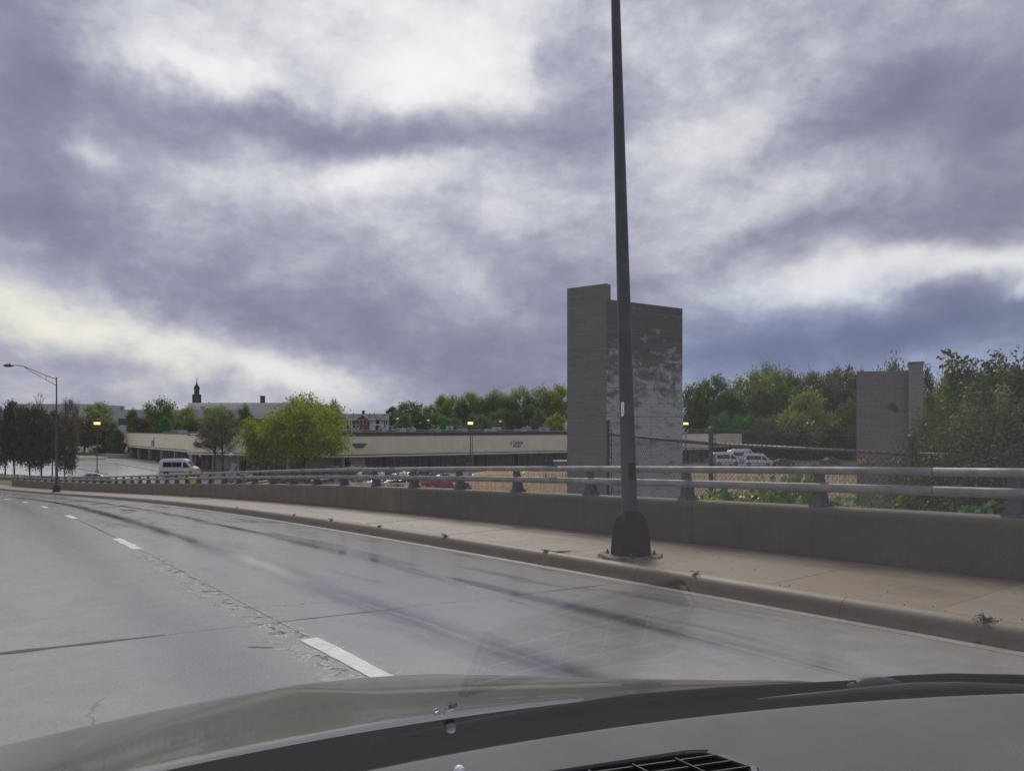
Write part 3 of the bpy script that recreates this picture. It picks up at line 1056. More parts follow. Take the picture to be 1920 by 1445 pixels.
# ------------------------------------------------------------------ street lamps
def truss_lamp(s, d, label, lean=(0, 0), sticker=False):
    base = P(s, d, .0)
    a, b = np.interp(s, _s, _dx), np.interp(s, _s, _dy)
    rz = math.atan2(a, -b)      # local +x points across the road
    t = empty('street_lamp', base, rz, label, 'street lamp', 'tall street lamps on the ramp sidewalk')
    H = 9.0
    pole = MB().tube([(0, 0, .02), (0, 0, .6), (0, 0, 3), (0, 0, 6), (0, 0, H)], [.098, .096, .084, .062, .045], 20).build('pole', MT['pole'], t, smooth=True)
    pole.rotation_euler = (lean[0], lean[1], 0)
    MB().tube([(0, 0, 0), (0, 0, .05)], .055, 12).build('pole_cap', MT['cast'], pole).location = (0, 0, H)
    # octagonal flared cover and mortar pad
    MB().lathe((0, 0, .045), [(.255, 0), (.262, .05), (.245, .22), (.215, .40), (.180, .46), (.118, .52), (.108, .525)], 8, R(22.5)).build('base_cover', MT['cast'], t)
    bo = MB()
    for k in range(4):
        q = R(45 + 90 * k)
        bo.lathe((.285 * math.cos(q), .285 * math.sin(q), .03), [(.022, 0), (.022, .03), (.012, .03), (.012, .06), (.004, .065)], 6)
    tag(bo.build('anchor_bolts', MT['galv'], t), kind='stuff')
    M = Matrix.Rotation(-rz - R(90), 4, 'Z')
    bevel(MB().box((.085, -.045, .95), (.101, .045, 1.16), M).build('hand_hole_cover', MT['cast'], t), .006)
    rnd = random.Random(int(s * 7))
    mb = MB()
    n = 22
    ring = []
    for i in range(n):
        q = 2 * math.pi * i / n
        rr = .34 / max(abs(math.cos(q)), abs(math.sin(q))) ** .75 * rnd.uniform(.88, 1.08)
        ring.append((rr * math.cos(q) * 1.05, rr * math.sin(q)))
    vs = [(x, y, -.02) for x, y in ring] + [(x * .96, y * .96, .035 + rnd.uniform(-.012, .012)) for x, y in ring] + [(0, 0, .05)]
    fs = [(i, (i + 1) % n, n + (i + 1) % n, n + i) for i in range(n)] + [(n + i, n + (i + 1) % n, 2 * n) for i in range(n)]
    mb.add(vs, fs)
    mb.build('mortar_pad', MT['pad'], t)
    # truss arm
    arm = MB()
    arm.tube([(0.000, 0, H - .10), (0.612, 0, H + .12), (1.496, 0, H + .52), (2.176, 0, H + .80), (2.550, 0, H + .84), (2.856, 0, H + .80)], [.03, .03, .028, .027, .026, .026], 8)
    arm.tube([(0.000, 0, H - .62), (0.748, 0, H - .14), (1.564, 0, H + .36), (2.108, 0, H + .75)], [.022] * 4, 8)
    arm.tube([(0.680, 0, H - .20), (0.680, 0, H + .12)], .016, 6)
    arm.build('truss_arm', MT['pole'], t, smooth=True)
    hd = MB()
    hd.tube([(2.754, 0, H + .81), (2.958, 0, H + .80), (3.230, 0, H + .79), (3.400, 0, H + .77)], [.05, .12, .12, .04], 10)
    h = hd.build('lamp_head', MT['pole'], t, smooth=True)
    h.scale = (1, 1, 1)
    MB().tube([(3.006, 0, H + .88), (3.006, 0, H + .99)], .035, 8).build('photocell', MT['pole'], t)
    if sticker:
        st = empty('number_sticker', (0, 0, 0))
        st.parent = t
        # curved plate on the camera side of the pole
        return t, st
    return t, None


lamp_s, lamp_d = 5.0, 1.62
# stand where the photo shows the base
def find_sd(px, py, h=0.0, lo=0, hi=80):
    best = None
    for i in range(400):
        s = lo + (hi - lo) * i / 400
        for j in range(40):
            d = 2.0 * j / 40
            p = P(s, d, h)
            e = (960 + F * p.x / p.y - px) ** 2 + (HOR - F * (p.z - EYE) / p.y - py) ** 2
            if best is None or e < best[0]:
                best = (e, s, d)
    return best[1], best[2]


lamp_s, lamp_d = find_sd(1184, 1044, 0, 0, 12)
near_lamp, _ = truss_lamp(lamp_s, lamp_d, 'nearest tall dark steel street lamp with numbered sticker, cutting the sky', lean=(R(0), R(0)))
# the pole leans a little to the left as seen from the road
near_lamp.children[0].rotation_euler = (0, 0, 0)
Lw = Vector((-.0275, 0, 0))
M_inv = Matrix.Rotation(-near_lamp.rotation_euler.z, 3, 'Z')
ll = M_inv @ Lw
for ch in near_lamp.children:
    if ch.name.split('.')[0] in ('pole', 'truss_arm', 'lamp_head', 'photocell'):
        ch.rotation_euler = (-ll.y, ll.x, 0)
fs_ = min((50 + k * .05 for k in range(500)), key=lambda q: abs(960 + F * P(q, 1.6).x / P(q, 1.6).y - 106))
far_lamp, _ = truss_lamp(fs_, 1.6, 'far street lamp with truss arm near the dark evergreens')
far_lamp.scale = (.95, .95, .92)


def pole_sticker():
    base = near_lamp.location
    Y = base.y
    z = EYE - (767 - HOR) / F * Y
    ax = base.x + Lw.x * (z - base.z)
    n = Vector((-ax * 1.0, -Y, 0)).normalized()
    # sticker centre sits left of the pole's middle: turn the normal
    cx = gx(1166, Y)
    off = cx - ax
    r = .0915
    ang0 = math.asin(max(-.9, min(.9, off / r)))
    def pnt(u, zz, rr):
        q = ang0 + u / r
        return Vector((ax + rr * math.sin(q) * 1.0, Y - rr * math.cos(q), zz))
    mb = MB()
    hw, hh = .020, .088
    outline = [(-hw, -hh + .01), (-hw + .006, -hh), (hw * .4, -hh), (hw, -hh + .022), (hw, hh - .012), (hw - .01, hh), (-hw + .012, hh), (-hw, hh - .012)]
    vs = [pnt(u, z + w, r + .006) for u, w in outline] + [pnt(u, z + w, r - .008) for u, w in outline]
    nn = len(outline)
    mb.add(vs, [tuple(range(nn))] + [(i, (i + 1) % nn, nn + (i + 1) % nn, nn + i) for i in range(nn)])
    o = mb.build('number_sticker', MT['white'], near_lamp)
    o.matrix_parent_inverse = (Matrix.Translation(near_lamp.location) @ Matrix.Rotation(near_lamp.rotation_euler.z, 4, 'Z')).inverted()
    for k, c in enumerate('743748'):
        p = pnt(0, z + .070 - k * .0205, r + .0075)
        q = ang0
        m4 = Matrix.Translation(p) @ Matrix.Rotation(q, 4, 'Z') @ Matrix.Rotation(R(90), 4, 'X')
        text_obj('digit', c, .021, MT['ink'], o, m4, .0008)
    bar = MB()
    bar.add([pnt(-.016, z - .050, r + .0075), pnt(.016, z - .050, r + .0075), pnt(.016, z - .054, r + .0075), pnt(-.016, z - .054, r + .0075)], [(0, 1, 2, 3)])
    bar.build('printed_bar', MT['ink'], o)


pole_sticker()


# ------------------------------------------------------------------ weeds and debris along the kerb
def weeds():
    rnd = random.Random(11)
    spots = [(-.55, 1.0, .95, 'spindly weed in the nearest kerb joint, at the right edge'), (2.2, .5, .9, 'thin dark weed in the kerb joint just right of the near lamp'),
             (4.72, .8, .8, 'weed tuft in the kerb joint left of the near lamp'), (7.3, 1.0, .9, 'dark weed clump in the kerb, second joint left of the lamp'),
             (9.75, .9, .7, 'small weed clump in the kerb, third joint left of the lamp'), (12.1, .9, .8, 'small weed clump in the kerb, fourth joint left of the lamp'),
             (14.45, .8, .7, 'tiny weed tuft in the kerb, fifth joint left of the lamp'), (19.4, .6, .6, 'tiny weed tuft farthest along the kerb')]
    for s, k, sz, lab in spots:
        p = P(s, 1.93, -.01)
        t = empty('weed', p, rnd.uniform(0, 6), lab, 'weed', 'weeds growing in the kerb joints')
        mb = MB()
        lf = MB()
        for i in range(int(16 * k)):
            a = rnd.uniform(0, 2 * math.pi)
            l = rnd.uniform(.03, .09) * sz
            e = Vector((math.cos(a) * l, math.sin(a) * l, rnd.uniform(-.03, .07) * sz))
            mid = e * .5 + Vector((0, 0, .03 * sz))
            mb.tube([(0, 0, 0), mid, e], [.004, .003, .0015], 4)
            for q in range(5):
                c = e * rnd.uniform(.3, 1.0) + Vector((rnd.uniform(-.012, .012), rnd.uniform(-.012, .012), rnd.uniform(0, .02)))
                x = Vector((rnd.uniform(-1, 1), rnd.uniform(-1, 1), rnd.uniform(-.5, .5))).normalized() * rnd.uniform(.008, .02) * sz
                y = x.cross(Vector((rnd.uniform(-1, 1), rnd.uniform(-1, 1), 1))).normalized() * .007 * sz
                lf.add([c - x, c - y, c + x, c + y], [(0, 1, 2, 3)])
        mb.build('stem', MT['dead'], t)
        tag(lf.build('foliage', MT['weed'], t), kind='stuff')
        # dirt packed in the open joint
        dj = MB()
        vs = []
        for i in range(8):
            u = i / 7
            d = 1.88 + .16 * u
            h = [.006, .004, -.008, -.03, -.065, -.105, -.14, -.16][i] + .004
            w = .018 * sz * rnd.uniform(.5, 1.4)
            q = rnd.uniform(-.012, .012)
            vs += [P(s + q - w, d, h) - p, P(s + q + w, d, h) - p]
        dj.add(vs, [(2 * i, 2 * i + 1, 2 * i + 3, 2 * i + 2) for i in range(7)])
        o = dj.build('joint_dirt', MT['joint'], t)
        o.rotation_euler = (0, 0, -t.rotation_euler.z)
    # a fallen strip of rubber by the lamp and crumbs of grit
    s, d = find_sd(1050, 1036, 0, 0, 12)
    p = P(s, d, .008)
    mb = MB().tube([(-.15, .02, .015), (-.07, -.01, .004), (0, -.02, .004), (.08, .0, .006), (.15, .05, .012)], [.003, .006, .012, .007, .003], 6)
    o = mb.build('rubber_scrap', MT['rubber'])
    o.location = p
    tag(o, 'curled black rubber scrap lying on the sidewalk left of the near lamp', 'scrap')
    mb = MB()
    for i in range(170):
        s = rnd.uniform(-2, 16)
        d = 1.2 + .8 * rnd.random() ** .5 if rnd.random() < .6 else rnd.uniform(.1, 1.9)
        q = P(s, min(d, 1.84), .002)
        r = rnd.uniform(.003, .011)
        mb.lathe(q, [(r * .6, 0), (r, r * .4), (r * .4, r * .8)], 5, rnd.random())
    tag(mb.build('grit', MT['dead']), 'dark grit and leaf crumbs scattered over the sidewalk', 'grit', kind='stuff')


weeds()


# ------------------------------------------------------------------ chain-link fence on the embankment
def chain_fence():
    tops = [(1140, 16.0), (1333, 13.0), (1708, 10.6)]
    pts = []
    for px, Y in tops:
        pts.append(Vector((gx(px, Y), Y, 0)))
    ztop = [EYE - (813 - HOR) / F * 16.0, EYE - (832 - HOR) / F * 13.0, EYE - (851 - HOR) / F * 10.6]
    zb = 5.55
    t = empty('chain_link_fence', (pts[0].x, pts[0].y, zb), label='rusty chain-link fence with barbed wire behind the parapet', cat='fence')
    O = t.location.copy()
    ext = [.40, .38, .34]
    for i, p in enumerate(pts):
        b = Vector((p.x, p.y, zb - .3)) - O
        tp = Vector((p.x, p.y, ztop[i] + ext[i] * .55)) - O
        mb = MB().tube([b, tp], .036 if i != 1 else .040, 12)
        mb.lathe(tp, [(.045, 0), (.05, .03), (.046, .07), (.02, .095)], 12)
        for h in (-.02, .09, .16, -.22, -.5, -1.0):
            q = Vector((p.x, p.y, ztop[i] + h)) - O
            mb.lathe(q, [(.046, -.014), (.050, 0), (.046, .014)], 12)
            mb.box(q + Vector((.03, -.01, -.008)), q + Vector((.085, .01, .008)))
        mb.build('post', MT['galv'], t)
        # companion tension bar
        mb = MB().tube([b + Vector((.075, .01, 0)), Vector((p.x + .075, p.y + .01, ztop[i] + .1)) - O], .009, 6)
        mb.build('tension_bar', MT['galv'], t)
    for i in range(2):
        a = Vector((pts[i].x, pts[i].y, ztop[i])) - O
        b = Vector((pts[i + 1].x, pts[i + 1].y, ztop[i + 1])) - O
        L = (b - a).length
        mb = MB().tube([a, b], .026, 12)
        mb.build('top_rail', MT['pipe'] if i else MT['galv'], t, smooth=True)
        # tie wires twisted round the rail
        tw = MB()
        d = (b - a).normalized()
        s = d.cross(Vector((0, 0, 1))).normalized()
        u = s.cross(d)
        n = int(L / .085)
        for k in range(n):
            c = a + d * (L * (k + .5) / n)
            ring = [c + (s * math.cos(q) + u * math.sin(q)) * .031 + d * (.03 * (q / 6.28 - .5)) for q in [x * math.pi / 3 for x in range(6)]]
            tw.tube(ring, .0045, 4, cap=False)
        tag(tw.build('tie_wire', MT['galv'], t), kind='stuff')
        # woven mesh: two families of straight wires
        hgt = ztop[i] - zb
        w = MB()
        step = .078
        flat = Vector((d.x, d.y, 0)).normalized()
        slope = (b.z - a.z) / L
        def q3(x, y, off):
            return a + Vector((flat.x * x, flat.y * x, 0)) + Vector((0, 0, slope * x - y)) + s * off
        x = -hgt
        while x < L:
            for sg in (1, -1):
                # wire going down at 50 degrees from (x,0) to (x+hgt,hgt)
                x0, x1, y0, y1 = x, x + hgt * .86, 0.0, hgt
                if sg < 0:
                    x0, x1 = x1, x0
                lo, hi = 0.0, 1.0
                dxx = x1 - x0
                for lim, sign in ((0.0, 1), (L, -1)):
                    # keep the part inside [0, L]
                    tcut = (lim - x0) / dxx
                    if sign == 1:
                        if dxx > 0: lo = max(lo, tcut)
                        else: hi = min(hi, tcut)
                    else:
                        if dxx > 0: hi = min(hi, tcut)
                        else: lo = max(lo, tcut)
                if hi - lo > .02:
                    A = q3(x0 + dxx * lo, y0 + (y1 - y0) * lo, .004 * sg)
                    B = q3(x0 + dxx * hi, y0 + (y1 - y0) * hi, .004 * sg)
                    w.tube([A, B], .0030, 3, cap=False)
            x += step
        tag(w.build('wire_mesh', MT['wire'], t), kind='stuff')
        for k, hh in enumerate((.27,)):
            za = a + Vector((0, 0, hh * 1.0)) + s * (.05 * k)
            zb_ = b + Vector((0, 0, hh * .9)) + s * (.05 * k)
            mid = (za + zb_) / 2 - Vector((0, 0, .03))
            bw = MB().tube([za, (za + mid) / 2 - Vector((0, 0, .008)), mid, (zb_ + mid) / 2 - Vector((0, 0, .008)), zb_], .0022, 4)
            m = int(L / .16)
            for j in range(m):
                c = za.lerp(zb_, (j + .5) / m) - Vector((0, 0, .03 * 4 * ((j + .5) / m) * (1 - (j + .5) / m)))
                bw.tube([c + Vector((.012, 0, .014)), c - Vector((.012, 0, .014))], .0018, 3)
                bw.tube([c + Vector((-.012, 0, .014)), c - Vector((-.012, 0, .014))], .0018, 3)
            bw.build('barbed_wire', MT['galv'], t)
    # rail running on from the last post into the shrubs
    a = Vector((pts[2].x, pts[2].y, ztop[2])) - O
    d = (pts[2] - pts[1]).normalized()
    b = a + d * 2.4
    MB().tube([a, b], .026, 10).build('top_rail', MT['galv'], t, smooth=True)
    q = b + O
    mb = MB().tube([(q.x - O.x, q.y - O.y, -.3), (q.x - O.x, q.y - O.y, q.z - O.z + .2)], .036, 10)
    mb.build('post', MT['galv'], t)


chain_fence()


# ------------------------------------------------------------------ concrete towers left standing
def towers():
    Yc = 45.0
    c = Vector((gx(1137, Yc), Yc, 0))
    l = Vector((gx(1063, 46.7), 46.7, 0))
    r = Vector((gx(1280, 48.6), 48.6, 0))
    zl = EYE + (HOR - 531) / F * Yc
    zr = EYE + (HOR - 560.5) / F * Yc
    t = empty('concrete_tower', c, label='tall dark board-marked concrete tower with stepped top right of centre', cat='tower')
    lv = l - c
    rv = r - c
    th = .55
    # left wall: stands proud and higher; right wall butts against it
    ln = Vector((-lv.y, lv.x, 0)).normalized()
    if ln.y < 0:
        ln = -ln
    rn = Vector((-rv.y, rv.x, 0)).normalized()
    if rn.y < 0:
        rn = -rn
    lu, ru = lv.normalized(), rv.normalized()
    A = Vector((0, 0, 0))
    mb = MB().prism([tuple(v)[:2] for v in (A, A + ln * th + ru * .0, lv + ln * th, lv)][::-1], -.5, zl)
    bevel(mb.build('left_wall', MT['stone2'], t), .03)
    mb = MB().prism([tuple(v)[:2] for v in (A + ru * .01 - rn * .0, rv, rv + rn * th, A + ru * .01 + rn * th)][::-1], -.5, zr)
    bevel(mb.build('right_wall', MT['stone'], t), .03)
    # back walls close the shaft
    back_l = lv + ln * th
    far = lv + rv
    mb = MB().prism([tuple(v)[:2] for v in (lv + ln * .56, lv * .98 + rv, lv * .98 + rv - lu * th, lv + ln * .56 - lu * th)], -.5, zr - .1)
    mb.build('back_wall', MT['stone'], t)
    mb = MB().prism([tuple(v)[:2] for v in (rv + rn * .56, rv + lv * .95, rv + lv * .95 - ru * th, rv + rn * .56 - ru * th)], -.5, zr - .2)
    mb.build('side_wall', MT['stone'], t)
    # form-tie recess lines: thin pour joints
    for k in range(1, 9):
        z = k * 1.72
        if z < zr - .4:
            p0, p1 = A - rn * .006 + ru * .05 + Vector((0, 0, z)), rv - rn * .006 - ru * .05 + Vector((0, 0, z))
            MB().bar(p0, p1, .012, .035).build('pour_joint', MT['stone2'], t)
        p0, p1 = A - ln * .006 + lu * .05 + Vector((0, 0, z)), lv - ln * .006 - lu * .05 + Vector((0, 0, z))
        MB().bar(p0, p1, .012, .03).build('pour_joint', MT['stone2'], t)
    # second, paler block to the right
    Y2 = 62.0
    a = Vector((gx(1606, 63), 63, 0))
    b = Vector((gx(1699, Y2), Y2, 0))
    e = Vector((gx(1730, 61.3), 61.3, 0))
    za = EYE + (HOR - 696) / F * 63
    ze = EYE + (HOR - 681) / F * 61.5
    t = empty('concrete_block_tower', a, label='lower grey concrete tower with red-patched pier half hidden by shrubs', cat='tower')
    n = Vector((.52, 1, 0)).normalized()
    mb = MB().prism([tuple(v - a)[:2] for v in (a, b + Vector((.5, .02, 0)), b + n * 3 + Vector((.5, 0, 0)), a + n * 3)], -.5, za)
    bevel(mb.build('main_wall', MT['stone3'], t), .04)
    f2 = b + Vector((0, -.35, 0))
    e2 = e + Vector((0, -.1, 0))
    mb = MB().prism([tuple(v - a)[:2] for v in (f2, e2, e2 + n * 3.3, f2 + n * 3.3)], -.5, ze)
    bevel(mb.build('pier', MT['stone4'], t), .05)
    mb = MB().prism([tuple(v - a)[:2] for v in (f2 - Vector((.06, .06, 0)), e2 + Vector((.06, -.06, 0)), e2 + n * 3.3 + Vector((.06, .05, 0)), f2 + n * 3.3 + Vector((-.06, .05, 0)))], ze, ze + .12)
    mb.build('coping', MT['stone'], t)
    rnd = random.Random(4)
    # exposed red bricks in the pier's face
    mb0 = MB().box((0, -.03, 0), (.21, .02, .065))
    bm_ = mb0.mesh('brick', MT['brickred'])
    dirx = (e2 - f2).normalized()
    rz = math.atan2(dirx.y, dirx.x)
    for k in range(120):
        row = rnd.randint(0, 46)
        z = 5.0 + row * .078
        u = rnd.gauss(.62, .2)
        if rnd.random() < abs(row - 20) / 34 or not 0.05 < u < .82:
            continue
        L = (e2 - f2).length
        p = f2 + dirx * (L * u) - a
        link('brick', bm_, t, (p.x, p.y - .01, z), (0, 0, rz))
    # dark irregular patch on the main wall
    q = at(1676, 764, 62.3) - a
    mb = MB()
    ring = []
    for i in range(14):
        an = 2 * math.pi * i / 14
        rr = rnd.uniform(.55, 1.05)
        ring.append(Vector((q.x + math.cos(an) * .45 * rr + .3 * math.sin(an) * -.6, q.y - .05, q.z + math.sin(an) * .42 * rr)))
    mb.add(ring + [Vector((q.x, q.y - .02, q.z))], [(i, (i + 1) % 14, 14) for i in range(14)])
    mb.build('dark_wall_patch', mat('dark_wall_patch', (.065, .055, .055), .9, .4, 5), t)


towers()


# ------------------------------------------------------------------ shopping centre
def wall_along(mb, p, q, z0, z1, th, out=None):
    """upright slab from p to q; the visible face is on the line, thickness goes away from the camera"""
    p, q = Vector((p[0], p[1], 0)), Vector((q[0], q[1], 0))
    d = (q - p).normalized()
    n = Vector((-d.y, d.x, 0))
    if n.y < 0:
        n = -n
    mb.prism([tuple(v)[:2] for v in (p, q, q + n * th, p + n * th)], z0, z1)
    return n


def shops():
    A = Vector((-100.5, 194, 0))
    B = Vector((-66.2, 152.5, 0))
    C = Vector((-61.0, 140.5, 0))
    D = Vector((-28.8, 126.0, 0))
    E_ = Vector((45.4, 171.8, 0))
    t = empty('shopping_centre', D, label='long flat-roofed shopping centre with cream fascia panels over dark shopfronts', cat='shops')
    O = D.copy()
    ZT, ZB = 6.3, 2.72

    def seg(p, q, joints, deep=3.2, colm='cwall'):
        d = (q - p)
        L = d.length
        u = d.normalized()
        n = Vector((-u.y, u.x, 0))
        if n.y < 0:
            n = -n
        cuts = [0] + joints + [L]
        for a, b in zip(cuts[:-1], cuts[1:]):
            mb = MB()
            wall_along(mb, p + u * (a + .015) - O, p + u * (b - .015) - O, ZB + .46, ZT, .35)
            mb.build('fascia_panel', MT['fascia'], t)
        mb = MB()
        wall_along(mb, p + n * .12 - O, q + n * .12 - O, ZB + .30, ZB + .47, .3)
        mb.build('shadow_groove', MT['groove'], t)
        mb = MB()
        wall_along(mb, p - n * .04 - O, q - n * .04 - O, ZB, ZB + .31, .4)
        mb.build('soffit_trim', MT['trim'], t)
        mb = MB()
        wall_along(mb, p - n * .06 - O, q - n * .06 - O, ZT, ZT + .16, .5)
        mb.build('roof_flashing', MT['flash'], t)
        mb = MB()
        wall_along(mb, p + n * .02 - O, q + n * .02 - O, ZB - .02, ZB + .08, deep)
        mb.build('soffit', MT['cwall'], t)
        # recessed shopfront
        g0, g1 = p + n * deep, q + n * deep
        mb = MB()
        wall_along(mb, g0 - O, g1 - O, -.1, ZB, .3)
        mb.build('shopfront_glass', MT['dglass'], t)
        mm = MB().box((-.05, -.06, 0), (.05, .06, ZB)).mesh('mullion', MT['mull'])
        k = int(L / 1.25)
        for i in range(k):
            c = g0 + u * (L * (i + .5) / k) - n * .07 - O
            link('mullion', mm, t, c, (0, 0, math.atan2(u.y, u.x)))
        k = max(1, int(L / 9.5))
        cm = MB().box((-.3, -.3, 0), (.3, .3, ZB)).mesh('column', MT[colm])
        for i in range(k + 1):
            c = p + u * (L * i / k * .98 + .3) + n * .8 - O
            link('column', cm, t, c, (0, 0, math.atan2(u.y, u.x)))
        return u, n, L

    u1, n1, L1 = seg(A, B, [8, 17, 30, 42], 1.8)
    u2, n2, L2 = seg(C, D, [9, 19])
    u3, n3, L3 = seg(D, E_, [9, 19, 29.5, 41, 52, 64, 76, 88, 98], 3.2, 'flash')
    # short return between the two left fronts, rendered wall patches under the soffit
    mb = MB()
    wall_along(mb, C - O + Vector((-.01, 0, 0)), B + Vector((-.01, 0, 0)) - O, ZB, ZT, .3)
    mb.build('return_panel', MT['fascia'], t)
    for p, q in ((C + u2 * 4, C + u2 * 10), (C + u2 * 26, C + u2 * 34), (D + u3 * .5, D + u3 * 3)):
        mb = MB()
        wall_along(mb, p + n2 * 1.9 - O, q + n2 * 1.9 - O, -.1, ZB - .02, .3)
        mb.build('rendered_wall', MT['cwall'], t)
    # pale things seen through the shop windows: blinds, displays
    rnd = random.Random(5)
    dm = MB().box((-.6, -.02, 0), (.6, .02, .35)).mesh('window_poster', MT['mull'])
    for i in range(12):
        c = D + u3 * rnd.uniform(12, 80) + n3 * 3.14 + Vector((0, 0, rnd.uniform(.5, 2.1))) - O
        link('window_poster', dm, t, c, (0, 0, math.atan2(u3.y, u3.x)), (rnd.uniform(.4, 1.6), 1, rnd.uniform(.2, .9)))
    # roof deck
    mb = MB()
    deck = [A + n1 * .4, B + n1 * .4, C + n2 * .4, D + n2 * .5, E_ + n3 * .4, E_ + n3 * 34, Vector((-20, 196, 0)), Vector((-60, 205, 0)), A + n1 * 26]
    mb.prism([tuple(v - O)[:2] for v in deck], ZT - .5, ZT - .08)
    mb.build('roof', MT['roof'], t)
    # pale roof edges and parapets beyond
    for (p, q, h) in ((D + n3 * 17 + u3 * -6, D + n3 * 17 + u3 * 66, .62), (D + n3 * 34 + u3 * 0, D + n3 * 34 + u3 * 66, .86), (A + n1 * 9, B + n1 * 11, .32)):
        mb = MB()
        wall_along(mb, p - O, q - O, ZT - .1, ZT + h - .14, .3)
        mb.build('roof_upstand', MT['flash'], t)
        mb = MB()
        wall_along(mb, p - n3 * .05 - O, q - n3 * .05 - O, ZT + h - .14, ZT + h, .4)
        mb.build('upstand_cap', MT['unit'], t)
    # wall signs
    def face(p, u, n, along, z):
        c = p + u * along - n * .05 - O
        rz = math.atan2(u.y, u.x)
        return Matrix.Translation((c.x, c.y, z)) @ Matrix.Rotation(rz, 4, 'Z') @ Matrix.Rotation(R(90), 4, 'X')

    def along_for(p, u, px):
        k = (px - 960) / F
        return (k * p.y - p.x) / (u.x - k * u.y)
    m4 = face(A, u1, n1, along_for(A, u1, 287), 4.35)
    text_obj('shop_sign', 'rd', 2.6, MT['blue'], t, m4, .06)
    a1 = along_for(A, u1, 287)
    mb = MB()
    wall_along(mb, A + u1 * (a1 - 1.3) - n1 * .12 - O, A + u1 * (a1 + 1.3) - n1 * .12 - O, 3.45, 3.62, .1)
    mb.build('shop_sign', MT['blue'], t)
    for sg, (p, u, n, px, z) in enumerate(((C, u2, n2, 372, 4.55), (D, u3, n3, 674, 4.7))):
        m = face(p, u, n, along_for(p, u, px), z)
        mb = MB()
        vs = []
        for y, w in ((.42, .8), (.34, 1.25), (.16, 1.3), (0, .95), (-.2, .8), (-.42, .55)):
            vs += [(-w, y, 0), (w, y, 0)]
        mb.add([m @ Vector(v) for v in vs] + [m @ (Vector(v) + Vector((0, 0, .12))) for v in vs],
               [(2 * i, 2 * i + 1, 2 * i + 3, 2 * i + 2) for i in range(5)] + [(12 + 2 * i, 12 + 2 * i + 1, 12 + 2 * i + 3, 12 + 2 * i + 2) for i in range(5)])
        mb.build('shop_sign', MT['teal'], t)
        mb = MB()
        mb.box((-1.0, .42, 0), (1.0, .54, .14), m)
        mb.build('sign_cap', MT['wht'], t)
    m = face(D, u3, n3, along_for(D, u3, 969), 4.85)
    text_obj('shop_sign', 'J Gehm', .95, MT['slatel'], t, m, .05)
    m = face(D, u3, n3, along_for(D, u3, 969), 4.15)
    text_obj('shop_sign', 'SPORT', .62, MT['orangel'], t, m, .05)
    # downpipe
    k = along_for(D, u3, 882)
    c = D + u3 * (k + .4) - n3 * .1 - O
    MB().tube([(c.x, c.y, .2), (c.x, c.y, ZT)], .07, 6).build('downpipe', MT['mull'], t)

    # roof-top plant
    def unit(px, top, w, Y, dark=False, lab='', duct=False):
        z1 = EYE - (top - HOR) / F * Y
        h = max(.7, z1 - (ZT - .08))
        ww = 1.15 * w / F * Y
        h *= 1.25
        o = empty('rooftop_unit', (gx(px, Y), Y, ZT - .08), R(random.uniform(-8, 34)), lab, 'roof unit', 'air handling units on the shopping centre roof')
        MB().box((-ww / 2, -.7, .12), (ww / 2, .7, h)).build('casing', MT['unitd'] if dark else MT['unit'], o)
        MB().box((-ww / 2 + .1, -.6, 0), (ww / 2 - .1, .6, .12)).build('kerb_frame', MT['flash'], o)
        g = MB()
        for i in range(4):
            zz = .25 + (h - .4) * i / 4
            g.box((-ww / 2 + .1, -.73, zz), (-.05, -.70, zz + (h - .4) / 9))
        g.build('louvre', MT['unitd'], o)
        MB().lathe((ww * .2, 0, h), [(.28, 0), (.28, .12), (.05, .16)], 10).build('fan_cowl', MT['unitd'], o)
        return o
    us = [(668, 807, 15, 150), (717, 804, 14, 160), (752, 805, 15, 158), (772, 804, 12, 170), (817, 806, 18, 158), (843, 801, 10, 185), (867, 806, 16, 160),
          (892, 801, 20, 185, True), (920, 806, 18, 165), (931, 803, 13, 185), (976, 806, 18, 172), (988, 802, 12, 190), (1020, 803, 16, 185), (336, 812, 22, 176),
          (383, 810, 12, 165), (397, 811, 8, 168), (428, 808, 14, 165), (436, 805, 16, 180), (457, 807, 10, 175), (492, 805, 10, 170), (600, 806, 12, 160)]
    for i, a in enumerate(sorted(us)):
        unit(a[0], a[1], a[2], a[3], len(a) > 4, f'grey metal roof unit on the shops, {ORD[i]} from the left of its row')
    # pale sloping duct left of the lime tree
    p = at(478, 808, 158)
    o = MB().bar((0, 0, 0), (1.9, 0, 2.0), 1.0, .5).bar((1.6, 0, 2.0), (4.2, 0, 2.3), 1.0, .5).build('roof_duct', MT['wht'])
    o.location = (p.x, p.y, ZT - .1)
    tag(o, 'white sloping duct on the shop roof left of the lime-green tree', 'duct')


shops()


# ------------------------------------------------------------------ vans and cars
def side_loft(prof_fn, xs, m, name, parent, smooth=False):
    """body from cross sections: prof_fn(x) -> list of (y, z)"""
    mb = MB()
    n = len(prof_fn(xs[0]))
    vs = [(x, y, z) for x in xs for y, z in prof_fn(x)]
    fs = [(i * n + j, (i + 1) * n + j, (i + 1) * n + (j + 1) % n, i * n + (j + 1) % n) for i in range(len(xs) - 1) for j in range(n)]
    fs += [tuple(range(n)), tuple((len(xs) - 1) * n + j for j in range(n))[::-1]]
    mb.add(vs, fs)
    return mb.build(name, m, parent, smooth)


